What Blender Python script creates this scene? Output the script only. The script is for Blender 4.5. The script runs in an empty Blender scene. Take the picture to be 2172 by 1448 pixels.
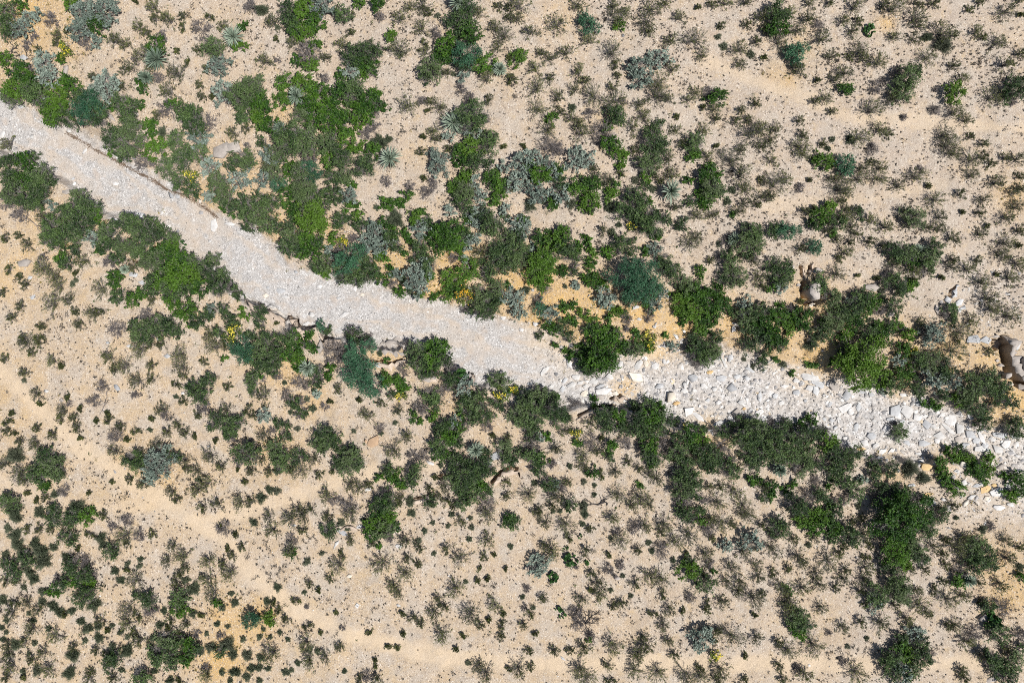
import bpy, math, random
import numpy as np
from mathutils import Vector

rng = np.random.default_rng(20240611)
random.seed(5)
SC = bpy.context.scene
COL = SC.collection
PI = math.pi

# ---------------------------------------------------------------- camera scale: a drone looking straight down
CAM_H = 36.0
PXM = 2172.0 / 54.0            # photo pixels per metre on the ground, level with z = 0


def px2w(px, py, z=0.0):
    """A photo pixel -> the point on the level z that it shows."""
    k = (CAM_H - z) / CAM_H / PXM
    return ((np.asarray(px, float) - 1086.0) * k, (724.0 - np.asarray(py, float)) * k)


# ---------------------------------------------------------------- the dry wash and the terrain
NORTH = [(-1500, -520), (-300, 60), (0, 215), (70, 250), (150, 280), (215, 318), (285, 362), (345, 400), (410, 437), (470, 472), (520, 490), (560, 520), (600, 556),
         (640, 590), (720, 600), (790, 600), (850, 632), (930, 647), (1000, 665), (1100, 690), (1170, 712), (1225, 745), (1290, 762), (1340, 760), (1400, 745),
         (1450, 742), (1500, 752), (1560, 745), (1600, 765), (1640, 780), (1720, 797), (1800, 820), (1900, 838), (1960, 862), (2050, 900), (2172, 925), (2500, 1010), (3700, 1420)]
SOUTH = [(-1500, -380), (-300, 170), (0, 320), (60, 345), (120, 372), (170, 405), (215, 445), (300, 472), (370, 508), (430, 565), (475, 605), (520, 632), (545, 646),
         (570, 657), (597, 668), (618, 680), (630, 695), (668, 695), (680, 712), (700, 722), (760, 722), (830, 728), (920, 735), (960, 768), (1000, 800), (1060, 828), (1100, 845),
         (1180, 858), (1270, 862), (1340, 868), (1420, 884), (1480, 902), (1540, 912), (1600, 905), (1690, 905), (1760, 925), (1830, 955), (1880, 975), (1960, 985), (2000, 975),
         (2110, 985), (2172, 1030), (2500, 1130), (3700, 1560)]
TRACKS = [([(-60, 720), (60, 830), (130, 900), (200, 960), (300, 1030), (400, 1090), (470, 1130), (540, 1215), (620, 1285), (720, 1330), (830, 1368), (950, 1392), (1150, 1405), (1420, 1402), (1800, 1402), (2260, 1395)], 15, 1.0),
          ([(440, 1105), (560, 1075), (680, 1038), (760, 1012), (870, 985), (960, 990)], 13, .9),
          ([(1480, 130), (1600, 180), (1720, 222), (1800, 255), (1950, 262), (2060, 270), (2260, 290)], 13, .8),
          ([(1620, 445), (1720, 430), (1850, 425), (1990, 395)], 10, .6),
          ([(0, 1010), (90, 1050), (200, 1075), (330, 1070), (460, 1120)], 10, .7)]
OCHRE = [(60, 30, 90, .9), (30, 180, 70, .5), (150, 90, 60, .6), (90, 520, 80, .4), (30, 560, 60, .5), (210, 450, 40, .8), (330, 480, 60, .8), (470, 330, 60, .4), (520, 380, 60, .5),
         (420, 420, 50, .8), (590, 480, 60, .6), (700, 500, 50, .6), (840, 560, 60, .9), (960, 560, 60, 1.), (920, 620, 60, 1.), (880, 645, 40, 1.), (990, 540, 50, .8), (1100, 600, 80, 1.),
         (1180, 640, 90, 1.), (1260, 660, 80, 1.), (1360, 670, 80, 1.), (1440, 690, 70, 1.), (1130, 690, 60, 1.), (1220, 700, 70, 1.), (1400, 725, 50, 1.), (1560, 690, 60, .9),
         (1660, 720, 60, .9), (1720, 640, 60, .8), (1740, 750, 70, 1.), (1800, 690, 70, .6), (1920, 740, 60, .7), (2020, 740, 70, .8), (2090, 760, 60, .8), (2150, 850, 70, 1.),
         (1920, 820, 30, 1.), (1330, 825, 30, .9), (1345, 830, 20, .8), (2010, 990, 40, .9), (1900, 990, 40, .6), (2080, 1040, 90, .5), (2120, 1200, 70, .6), (2140, 1250, 60, .8),
         (500, 1330, 60, .9), (470, 1390, 60, 1.), (480, 1300, 50, .7), (545, 1310, 50, .8), (610, 790, 50, .5), (660, 840, 40, .5), (330, 1010, 60, .6), (290, 990, 50, .5),
         (820, 735, 50, .7), (1640, 160, 30, .5), (1660, 175, 30, .6), (1690, 110, 30, .5), (1870, 60, 20, .8), (2140, 420, 40, .7), (1200, 30, 40, .3), (700, 320, 60, .4), (600, 240, 40, .5),
         (1500, 930, 60, .5), (1510, 905, 30, .7), (960, 850, 60, .4), (1040, 900, 60, .3), (575, 960, 50, .5), (880, 330, 30, .3), (10, 830, 80, .3)]


def polyd(px, py, pts):
    """Distance in photo pixels from points to a polyline."""
    d = np.full(px.shape, 1e12)
    for (ax, ay), (bx, by) in zip(pts[:-1], pts[1:]):
        vx, vy = bx - ax, by - ay
        t = np.clip(((px - ax) * vx + (py - ay) * vy) / (vx * vx + vy * vy), 0, 1)
        d = np.minimum(d, (px - ax - t * vx) ** 2 + (py - ay - t * vy) ** 2)
    return np.sqrt(d)


NX, NY = np.array([p[0] for p in NORTH], float), np.array([p[1] for p in NORTH], float)
SX, SY = np.array([p[0] for p in SOUTH], float), np.array([p[1] for p in SOUTH], float)


def wnoise(x, y, f, seed):
    """Smooth value noise, -1..1."""
    def h(i, j):
        n = np.sin(i * 127.1 + j * 311.7 + seed * 74.7) * 43758.5453
        return (n - np.floor(n)) * 2 - 1
    x, y = x * f, y * f
    i, j = np.floor(x), np.floor(y)
    u, v = x - i, y - j
    u, v = u * u * (3 - 2 * u), v * v * (3 - 2 * v)
    return (h(i, j) * (1 - u) + h(i + 1, j) * u) * (1 - v) + (h(i, j + 1) * (1 - u) + h(i + 1, j + 1) * u) * v


def sstep(a, b, x):
    t = np.clip((x - a) / (b - a), 0, 1)
    return t * t * (3 - 2 * t)


PITS = [([(1702, 602), (1702, 622), (1706, 640)], 6, .7), ([(1716, 640), (1727, 643)], 4, .7), ([(2126, 722), (2132, 748), (2140, 778), (2154, 804), (2176, 816)], 11, .7), ([(2106, 724), (2110, 735)], 6, 1.0),
        ([(508, 631), (528, 637), (543, 646), (558, 657), (566, 655), (576, 656), (586, 665), (596, 676), (602, 666), (609, 675), (620, 673), (623, 688), (636, 693), (648, 695), (668, 690), (673, 697), (681, 705), (684, 718), (696, 718)], 3.6, .5),
        ([(1043, 1023), (1052, 1012), (1062, 1002), (1080, 992), (1096, 995)], 3.2, .6), ([(930, 1010), (940, 1007), (956, 1016)], 2.8, .5), ([(1228, 881), (1240, 876), (1256, 867), (1273, 865)], 2.8, .5), ([(1278, 863), (1300, 862)], 2.8, .5),
        ([(1300, 848), (1310, 841), (1318, 840)], 2.8, .5), ([(905, 804), (914, 795), (926, 795)], 2.8, .4), ([(990, 797), (999, 794), (1003, 806)], 2.8, .4), ([(870, 1058), (886, 1056), (920, 1048)], 2.6, .4), ([(276, 549), (286, 553), (300, 566)], 2.8, .6),
        ([(790, 768), (806, 764), (826, 771), (850, 763)], 2.6, .4), ([(2009, 628), (2011, 618), (2020, 611)], 2.6, .4), ([(1694, 565), (1698, 585)], 2.6, .6), ([(1711, 580), (1714, 566)], 2.6, .6)]


def terrain(x, y):
    """Ground height and masks at world points."""
    x, y = np.asarray(x, float), np.asarray(y, float)
    px, py = x * PXM + 1086.0, 724.0 - y * PXM
    wob = 10 * wnoise(x, y, 1.1, 3) + 6 * wnoise(x, y, 3.1, 4)
    yn, ys = np.interp(px, NX, NY), np.interp(px, SX, SY)
    inside = (py > yn) & (py < ys)
    dn = polyd(px, py, NORTH)
    ds = polyd(px, py, SOUTH)
    sd = np.where(inside, np.minimum(dn, ds), -np.minimum(dn, ds)) + wob
    north = np.abs(py - yn) < np.abs(py - ys)
    w = np.where(north, 60, 16)
    base = .22 * wnoise(x, y, .09, 1) + .10 * wnoise(x, y, .31, 2) + .04 * wnoise(x, y, 1.3, 5) + .012 * wnoise(x, y, 4.7, 6)
    base = base + np.where(north, 1, .7) * .5 * sstep(0, 420, np.minimum(dn, ds)) * (~inside)
    bed = -.62 + .05 * wnoise(x, y, .5, 8) + .03 * wnoise(x, y, 2.2, 9)
    k = sstep(-1, 0.15, sd / w)
    z = base * (1 - k) + bed * k
    for pts, r, dep in PITS:
        z = z - dep * (1 - sstep(.75, 1.3, polyd(px, py, pts) / r))
    wash = sstep(-22, -3, sd + 5 * wnoise(x, y, 6.3, 14))
    tr = np.zeros_like(z)
    for pts, r, s in TRACKS:
        tr = np.maximum(tr, s * (1 - sstep(.3, 1.35, (polyd(px, py, pts) + 6 * wnoise(x, y, .7, 12) + 4 * wnoise(x, y, 2.3, 13)) / (1.35 * r))))
    z = z - .04 * tr
    oc = np.zeros_like(z)
    for ox, oy, r, s in OCHRE:
        oc = np.maximum(oc, s * np.exp(-((px - ox) ** 2 + (py - oy) ** 2) / (1.1 * r * r)))
    coarse = sstep(1060, 1300, px + 40 * wnoise(x, y, .8, 21)) * wash
    coarse = np.maximum(coarse, .75 * sstep(1930, 2080, px) * sstep(930, 990, py) * (1 - sstep(1060, 1150, py)))
    coarse = np.maximum(coarse, .4 * np.exp(-((px - 2080) ** 2 + (py - 640) ** 2) / 9e3))
    grey = np.clip(.5 + .5 * np.clip((px - 700) / 900 - (py - 500) / 900, -1, 1) + .35 * wnoise(x, y, .25, 31), 0, 1)
    streak = sstep(.05, .55, wnoise(sd / 13.0 + 3 * wnoise(x, y, .22, 43), px / 190.0 + py / 260.0, 1.0, 41)) * wash
    return dict(z=z, streak=streak, wash=wash, track=tr, ochre=oc, coarse=coarse, grey=grey, px=px, py=py, sd=sd)


def ground(x, y):
    r = terrain(np.atleast_1d(np.asarray(x, float)), np.atleast_1d(np.asarray(y, float)))
    return r['z']


def on_ground(px, py, h=0.0):
    """The point of the ground (plus h) a photo pixel shows."""
    z = np.zeros(np.shape(px))
    for _ in range(4):
        x, y = px2w(px, py, z + h)
        z = ground(x, y).reshape(np.shape(px))
    return x, y, z


# ---------------------------------------------------------------- materials
def new_mat(name):
    m = bpy.data.materials.new(name)
    m.use_nodes = True
    nt = m.node_tree
    nt.nodes.clear()
    out = nt.nodes.new('ShaderNodeOutputMaterial')
    return m, nt, out


def N(nt, t, **kw):
    n = nt.nodes.new('ShaderNode' + t)
    for k, v in kw.items():
        if k.startswith('i_'):
            key = k[2:]
            n.inputs[int(key) if key.isdigit() else key.replace('_', ' ')].default_value = v
        else:
            setattr(n, k, v)
    return n


def ramp(nt, src, stops, interp='LINEAR'):
    r = nt.nodes.new('ShaderNodeValToRGB')
    r.color_ramp.interpolation = interp
    e = r.color_ramp.elements
    while len(e) < len(stops):
        e.new(.5)
    for el, (p, c) in zip(e, stops):
        el.position = p
        el.color = (c, c, c, 1) if isinstance(c, (int, float)) else (*c, 1)
    nt.links.new(src, r.inputs[0])
    return r.outputs[0]


def mix(nt, fac, a, b, mode='MIX'):
    m = nt.nodes.new('ShaderNodeMix')
    m.data_type = 'RGBA'
    m.blend_type = mode
    for sock, v in ((m.inputs[0], fac), (m.inputs[6], a), (m.inputs[7], b)):
        if hasattr(v, 'default_value') or hasattr(v, 'is_output'):
            nt.links.new(v, sock)
        else:
            sock.default_value = v if isinstance(v, (int, float)) else (*v, 1)
    return m.outputs[2]


def math_(nt, op, a, b=0.0):
    m = nt.nodes.new('ShaderNodeMath')
    m.operation = op
    for s, v in zip(m.inputs, (a, b)):
        if hasattr(v, 'is_output'):
            nt.links.new(v, s)
        else:
            s.default_value = v
    return m.outputs[0]


def leaf_mat(name, dark, light, other=None, transl=.22, rough=.55, scale=3.0):
    """Leaves: a patchy change of leaf colour through the plant, a change from leaf to leaf and from plant to plant."""
    m, nt, out = new_mat(name)
    tc = N(nt, 'TexCoord')
    info = N(nt, 'ObjectInfo')
    geo = N(nt, 'NewGeometry')
    no = N(nt, 'TexNoise', i_Scale=scale, i_Detail=2.0)
    no.noise_dimensions = '4D'
    nt.links.new(tc.outputs['Object'], no.inputs['Vector'])
    nt.links.new(math_(nt, 'MULTIPLY', info.outputs['Random'], 37.0), no.inputs['W'])
    f = math_(nt, 'ADD', no.outputs['Fac'], math_(nt, 'MULTIPLY', math_(nt, 'SUBTRACT', geo.outputs['Random Per Island'], .5), .34))
    f = math_(nt, 'ADD', f, math_(nt, 'MULTIPLY', math_(nt, 'SUBTRACT', info.outputs['Random'], .5), .34))
    stops = [(.34, dark), (.66, light)]
    c = ramp(nt, f, stops)
    if other:
        c = mix(nt, ramp(nt, info.outputs['Random'], [(.6, 0.0), (1.0, .6)]), c, other)
    b = N(nt, 'BsdfPrincipled', i_Roughness=rough)
    b.inputs['Specular IOR Level'].default_value = .3
    nt.links.new(c, b.inputs['Base Color'])
    t = N(nt, 'BsdfTranslucent')
    nt.links.new(c, t.inputs['Color'])
    mx = N(nt, 'MixShader', i_0=transl)
    nt.links.new(b.outputs[0], mx.inputs[1])
    nt.links.new(t.outputs[0], mx.inputs[2])
    nt.links.new(mx.outputs[0], out.inputs[0])
    return m


def wood_mat(name, a, b):
    m, nt, out = new_mat(name)
    geo = N(nt, 'NewGeometry')
    c = ramp(nt, geo.outputs['Random Per Island'], [(0, a), (1, b)])
    p = N(nt, 'BsdfPrincipled', i_Roughness=.85)
    nt.links.new(c, p.inputs['Base Color'])
    nt.links.new(p.outputs[0], out.inputs[0])
    return m


def stone_mat(name, stops, spread=1.0):
    """Stone: each separate stone has its own tone (stops), with a grain and faint seams."""
    m, nt, out = new_mat(name)
    geo = N(nt, 'NewGeometry')
    info = N(nt, 'ObjectInfo')
    tc = N(nt, 'TexCoord')
    r = math_(nt, 'FRACT', math_(nt, 'ADD', geo.outputs['Random Per Island'], info.outputs['Random']))
    c = ramp(nt, r, stops)
    no = N(nt, 'TexNoise', i_Scale=7.0, i_Detail=5.0, i_Roughness=.65)
    nt.links.new(tc.outputs['Object'], no.inputs['Vector'])
    c = mix(nt, .9, c, ramp(nt, no.outputs['Fac'], [(.3, (.70, .68, .66)), (.7, (1.08, 1.06, 1.03))]), 'MULTIPLY')
    p = N(nt, 'BsdfPrincipled', i_Roughness=.9)
    p.inputs['Specular IOR Level'].default_value = .2
    nt.links.new(c, p.inputs['Base Color'])
    bp = N(nt, 'Bump', i_Strength=.5, i_Distance=.03)
    nt.links.new(no.outputs['Fac'], bp.inputs['Height'])
    nt.links.new(bp.outputs[0], p.inputs['Normal'])
    nt.links.new(p.outputs[0], out.inputs[0])
    return m


def ground_mat():
    m, nt, out = new_mat('desert_ground')
    tc = N(nt, 'TexCoord')
    P = tc.outputs['Object']

    def at(n):
        return N(nt, 'Attribute', attribute_name=n).outputs['Fac']

    def noise(scale, detail=4.0, rough=.55):
        n = N(nt, 'TexNoise', i_Scale=scale, i_Detail=detail, i_Roughness=rough)
        nt.links.new(P, n.inputs['Vector'])
        return n.outputs['Fac']

    def cells(scale):
        v = N(nt, 'TexVoronoi', i_Scale=scale)
        v.voronoi_dimensions = '2D'
        nt.links.new(P, v.inputs['Vector'])
        s = N(nt, 'SeparateColor')
        nt.links.new(v.outputs['Color'], s.inputs[0])
        return s.outputs[0], s.outputs[1], v.outputs['Distance']

    wash, track, och, coarse, grey = at('wash'), at('track'), at('ochre'), at('coarse'), at('grey')
    n_big, n_mid, n_fine, n_tiny = noise(.35), noise(1.6), noise(6.0, 6.0, .7), noise(26.0, 3.0, .7)
    sand = mix(nt, grey, SAND, PINK)
    sand = mix(nt, ramp(nt, n_mid, [(.38, 0.0), (.66, .75)]), sand, PALE)
    sand = mix(nt, ramp(nt, n_big, [(.45, 0.0), (.7, .45)]), sand, DUST)
    n_pat, n_pat2 = noise(1.05, 5.0, .6), noise(2.7, 4.0, .6)
    sand = mix(nt, ramp(nt, n_pat, [(.46, 0.0), (.62, .75)]), sand, GREYV)
    sand = mix(nt, math_(nt, 'MULTIPLY', ramp(nt, n_pat2, [(.52, 0.0), (.68, .6)]), ramp(nt, n_pat, [(.42, 1.0), (.58, .15)])), sand, YEL)
    o_f = math_(nt, 'MULTIPLY', och, ramp(nt, n_mid, [(.3, 1.0), (.72, .6)]))
    sand = mix(nt, o_f, sand, OCH)
    t_f = math_(nt, 'MULTIPLY', track, ramp(nt, n_mid, [(.3, .9), (.7, .6)]))
    sand = mix(nt, t_f, sand, TRACK)
    # scattered grit: small dark and pale bits lying in the sand
    r1, g1, d1 = cells(9.0)
    r2, g2, d2 = cells(17.0)
    r3, g3, d3 = cells(30.0)
    calm = math_(nt, 'SUBTRACT', 1.0, math_(nt, 'MULTIPLY', track, .8))
    grit = ramp(nt, n_mid, [(.3, .35), (.65, 1.0)])
    grit = math_(nt, 'MULTIPLY', grit, calm)
    pal = math_(nt, 'MULTIPLY', ramp(nt, r2, [(.80, 0.0), (.88, 1.0)]), ramp(nt, d2, [(.3, 1.0), (.45, 0.0)]))
    sand = mix(nt, math_(nt, 'MULTIPLY', pal, math_(nt, 'MULTIPLY', grit, .85)), sand, (.68, .63, .56))
    drk = math_(nt, 'MULTIPLY', ramp(nt, r1, [(.76, 0.0), (.82, 1.0)]), ramp(nt, d1, [(.2, 1.0), (.38, 0.0)]))
    sand = mix(nt, math_(nt, 'MULTIPLY', drk, math_(nt, 'MULTIPLY', grit, .8)), sand, (.17, .13, .105))
    sand = mix(nt, math_(nt, 'MULTIPLY', ramp(nt, r3, [(.0, .75), (.5, 0.0)]), math_(nt, 'MULTIPLY', calm, .75)), sand, (.26, .205, .16))
    sand = mix(nt, math_(nt, 'MULTIPLY', ramp(nt, n_fine, [(.5, 0.0), (.75, 1.0)]), .35), sand, (.36, .285, .215))
    # gravel of the wash
    gr = ramp(nt, r2, [(0.0, (.10, .10, .105)), (.06, (.29, .282, .275)), (.3, (.385, .368, .350)), (.86, (.455, .435, .415)), (.94, (.66, .645, .63)), (1.0, (.78, .77, .755))])
    gr3 = ramp(nt, r3, [(0.0, (.24, .23, .22)), (.3, (.375, .355, .335)), (.8, (.455, .43, .405)), (1.0, (.68, .66, .64))])
    gr = mix(nt, .5, gr, gr3)
    gr = mix(nt, ramp(nt, n_mid, [(.50, 0.0), (.68, .6)]), gr, (.43, .355, .29))
    gr = mix(nt, math_(nt, 'MULTIPLY', at('streak'), ramp(nt, n_mid, [(.3, .35), (.7, .8)])), gr, (.455, .385, .315))
    gc = ramp(nt, r1, [(0.0, (.20, .20, .205)), (.2, (.38, .365, .35)), (.7, (.52, .49, .46)), (1.0, (.74, .73, .72))])
    gr = mix(nt, math_(nt, 'MULTIPLY', coarse, .55), gr, gc)
    gr = mix(nt, math_(nt, 'MULTIPLY', o_f, math_(nt, 'ADD', math_(nt, 'MULTIPLY', coarse, .75), .12)), gr, OCH)
    c = mix(nt, wash, sand, gr)
    c = mix(nt, math_(nt, 'MULTIPLY', math_(nt, 'MULTIPLY', coarse, math_(nt, 'SUBTRACT', 1.0, wash)), .6), c, gc)
    c = mix(nt, .8, c, ramp(nt, n_tiny, [(.3, .66), (.7, 1.28)]), 'MULTIPLY')
    p = N(nt, 'BsdfPrincipled', i_Roughness=.95)
    p.inputs['Specular IOR Level'].default_value = .15
    nt.links.new(c, p.inputs['Base Color'])
    h = math_(nt, 'ADD', math_(nt, 'MULTIPLY', d2, .5), math_(nt, 'ADD', n_fine, math_(nt, 'MULTIPLY', n_tiny, .5)))
    bp = N(nt, 'Bump', i_Strength=.55, i_Distance=.05)
    nt.links.new(h, bp.inputs['Height'])
    nt.links.new(bp.outputs[0], p.inputs['Normal'])
    nt.links.new(p.outputs[0], out.inputs[0])
    return m


SAND, PINK, PALE, DUST, OCH, TRACK = (.455, .345, .222), (.412, .342, .276), (.475, .392, .305), (.485, .372, .245), (.54, .345, .120), (.540, .428, .302)
GREYV, YEL = (.425, .372, .312), (.490, .366, .215)

MAT = {
    'C': leaf_mat('olive_leaf', (.056, .072, .020), (.225, .248, .075), (.170, .178, .085), transl=.38),
    'G': leaf_mat('bright_leaf', (.026, .074, .011), (.095, .205, .022), (.120, .205, .026), transl=.35),
    'M': leaf_mat('dull_leaf', (.026, .056, .018), (.120, .192, .058), (.118, .148, .074), transl=.28),
    'T': leaf_mat('blue_green_leaf', (.022, .078, .038), (.065, .170, .085)),
    'S': leaf_mat('silver_leaf', (.110, .148, .118), (.285, .345, .285), (.18, .225, .18), transl=.15, rough=.7),
    'R': leaf_mat('mound_blade', (.088, .114, .068), (.180, .205, .130), (.150, .158, .115), transl=.35),
    'Y': leaf_mat('yucca_blade', (.120, .165, .118), (.275, .335, .250), transl=.08, rough=.45),
    'B': leaf_mat('glossy_pad', (.022, .062, .016), (.055, .125, .030), transl=.05, rough=.4),
    'F': leaf_mat('flower_leaf', (.055, .090, .016), (.150, .195, .028)),
    'DRY': leaf_mat('dry_blade', (.15, .115, .07), (.30, .23, .14), transl=.1),
    'TUFT': leaf_mat('tuft_blade', (.050, .044, .034), (.120, .104, .084), transl=.1, scale=.6),
    'GRASS': leaf_mat('yellow_grass', (.16, .13, .025), (.34, .27, .06), (.20, .21, .05), transl=.3, scale=.6),
    'LITTER': leaf_mat('dead_leaf', (.10, .085, .065), (.24, .205, .16), transl=.05, scale=.8),
    'HERB': leaf_mat('herb_leaf', (.035, .062, .016), (.085, .120, .034), transl=.2, scale=.6),
    'PETAL': leaf_mat('orange_petal', (.62, .30, .02), (.75, .46, .03), transl=.2),
    'PETAL2': leaf_mat('yellow_petal', (.62, .48, .03), (.78, .66, .10), transl=.2),
    'STEM': wood_mat('grey_stem', (.15, .138, .128), (.29, .268, .248)),
    'TWIG': wood_mat('dry_twig', (.12, .105, .100), (.235, .21, .205)),
    'BLACK': wood_mat('weathered_dark_wood', (.035, .03, .028), (.075, .065, .06)),
    'DRIFT': wood_mat('flood_twig', (.10, .065, .04), (.22, .15, .10)),
    'W': stone_mat('white_limestone', [(0, (.50, .495, .485)), (1, (.66, .65, .64))]),
    'U': stone_mat('blue_grey_limestone', [(0, (.36, .37, .385)), (1, (.52, .53, .54))]),
    'K': stone_mat('cream_limestone', [(0, (.64, .58, .49)), (1, (.73, .68, .60))]),
    'O': stone_mat('ochre_stone', [(0, (.58, .40, .20)), (1, (.64, .47, .25))]),
    'N': stone_mat('orange_tan_stone', [(0, (.45, .315, .205)), (1, (.49, .35, .235))]),
    'P': stone_mat('pinkish_grey_stone', [(0, (.34, .31, .285)), (1, (.45, .41, .375))]),
    'MIXED': stone_mat('mixed_rubble', [(0, (.20, .20, .205)), (.2, (.34, .335, .34)), (.45, (.42, .395, .37)), (.74, (.53, .50, .46)), (.84, (.67, .66, .645)), (.95, (.70, .69, .675)), (.97, (.54, .42, .26)), (1, (.78, .77, .76))]),
    'PEBBLE': stone_mat('mixed_pebbles', [(0, (.09, .09, .095)), (.24, (.25, .245, .24)), (.6, (.41, .38, .35)), (.88, (.54, .51, .48)), (.95, (.74, .73, .71)), (1, (.80, .79, .78))]),
    'GRIT': stone_mat('pale_pebbles', [(0, (.30, .24, .19)), (.35, (.48, .42, .36)), (.8, (.66, .62, .57)), (1, (.80, .78, .75))]),
    'LEDGE': stone_mat('ledge_rock', [(0, (.46, .38, .31)), (1, (.54, .45, .37))]),
    'GROUND': ground_mat(),
}


# ---------------------------------------------------------------- mesh helpers (numpy)
class Geo:
    """Collects verts and faces as arrays; several can be joined, moved and turned into one mesh."""

    def __init__(self):
        self.v, self.f, self.m, self.n = [], [], [], 0

    def add(self, v, f, mat=0):
        v = np.asarray(v, float).reshape(-1, 3)
        f = np.asarray(f, int)
        self.v.append(v)
        self.f.append(f + self.n)
        self.m.append(np.full(len(f), mat))
        self.n += len(v)
        return self

    def arrays(self):
        return np.concatenate(self.v), self.f, self.m

    def join(self, g, mat=None, tf=None):
        for f, m in zip(g.f, g.m):
            self.f.append(f + self.n)
            self.m.append(m if mat is None else np.full(len(f), mat))
        for v in g.v:
            self.v.append(v if tf is None else tf(v))
        self.n += g.n
        return self

    def mesh(self, name, mats, smooth=False):
        me = bpy.data.meshes.new(name)
        v = np.concatenate(self.v).astype(np.float32)
        loops = np.concatenate([f.ravel() for f in self.f]).astype(np.int32)
        tot = np.concatenate([np.full(len(f), f.shape[1]) for f in self.f]).astype(np.int32)
        start = np.concatenate([[0], np.cumsum(tot)[:-1]]).astype(np.int32)
        me.vertices.add(len(v))
        me.vertices.foreach_set('co', v.ravel())
        me.loops.add(len(loops))
        me.loops.foreach_set('vertex_index', loops)
        me.polygons.add(len(tot))
        me.polygons.foreach_set('loop_start', start)
        me.polygons.foreach_set('loop_total', tot)
        me.polygons.foreach_set('material_index', np.concatenate(self.m).astype(np.int32))
        if smooth:
            me.polygons.foreach_set('use_smooth', np.ones(len(tot), bool))
        for mm in mats:
            me.materials.append(MAT[mm])
        me.update(calc_edges=True)
        return me


def unit(v):
    return v / np.maximum(np.linalg.norm(v, axis=-1, keepdims=True), 1e-9)


def leaves(c, ln, wd, up=.5, along=None):
    """Diamond leaves, one four-cornered face each, centred on the points c."""
    n = len(c)
    if along is None:
        a = rng.normal(size=(n, 3))
        a[:, 2] *= 1 - up
    else:
        a = along + rng.normal(size=(n, 3)) * .45
    a = unit(a)
    nrm = unit(rng.normal(size=(n, 3)) + np.array([0, 0, 1.6 * up]))
    b = unit(np.cross(nrm, a))
    s = rng.uniform(.65, 1.35, (n, 1))
    a, b = a * ln * s * .5, b * wd * s * .5
    v = np.stack([c - a, c + b - a * .1, c + a, c - b - a * .1], 1).reshape(-1, 3)
    f = np.arange(n * 4).reshape(n, 4)
    return v, f


def tubes(p0, p1, r0, r1):
    """Three-sided tapering sticks between the points p0 and p1."""
    p0, p1 = np.asarray(p0, float), np.asarray(p1, float)
    n = len(p0)
    r0 = np.broadcast_to(np.asarray(r0, float), (n,)).reshape(n, 1)
    r1 = np.broadcast_to(np.asarray(r1, float), (n,)).reshape(n, 1)
    d = unit(p1 - p0)
    ref = np.where(np.abs(d[:, 2:3]) > .9, np.array([1., 0, 0]), np.array([0, 0, 1.]))
    a = unit(np.cross(d, ref))
    b = np.cross(d, a)
    ring = []
    for k in range(3):
        w = a * math.cos(k * 2 * PI / 3) + b * math.sin(k * 2 * PI / 3)
        ring.append((p0 + w * r0, p1 + w * r1))
    v = np.stack([ring[0][0], ring[1][0], ring[2][0], ring[0][1], ring[1][1], ring[2][1]], 1).reshape(-1, 3)
    o = (np.arange(n) * 6).reshape(n, 1, 1)
    f = (o + np.array([[0, 1, 4, 3], [1, 2, 5, 4], [2, 0, 3, 5]])).reshape(-1, 4)
    return v, f


def branchy(starts, dirs, lens, r, depth, kids, spread, bend=.25):
    """Sticks that fork: returns p0, p1, r0, r1 and the tips."""
    P0, P1, R0, R1, tips, tdir = [], [], [], [], [], []
    p, d, ln = np.asarray(starts, float), unit(np.asarray(dirs, float)), np.asarray(lens, float).reshape(-1, 1)
    rad = r
    for lev in range(depth):
        segs = 2
        for s in range(segs):
            d2 = unit(d + rng.normal(size=d.shape) * bend)
            q = p + d2 * ln / segs
            q[:, 2] = np.maximum(q[:, 2], .01)
            ra, rb = rad * (1 - .3 * s / segs), rad * (1 - .3 * (s + 1) / segs)
            P0.append(p); P1.append(q); R0.append(np.full(len(p), ra)); R1.append(np.full(len(p), rb))
            p, d = q, d2
        tips.append(p); tdir.append(d)
        if lev < depth - 1:
            k = kids
            p = np.repeat(p, k, 0)
            d = unit(np.repeat(d, k, 0) + rng.normal(size=(len(p), 3)) * spread)
            ln = np.repeat(ln, k, 0) * rng.uniform(.5, .85, (len(p), 1))
            rad *= .66
    return np.concatenate(P0), np.concatenate(P1), np.concatenate(R0), np.concatenate(R1), tips, tdir


def lobes(n=4):
    ph, am = rng.uniform(0, 2 * PI, n), rng.uniform(.05, .17, n)
    return lambda t: 1 + sum(am[i] * np.cos((i + 2) * t + ph[i]) for i in range(n))


def disc(n, lo=0.0):
    t = rng.uniform(0, 2 * PI, n)
    return t, np.sqrt(rng.uniform(lo, 1, n))


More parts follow.
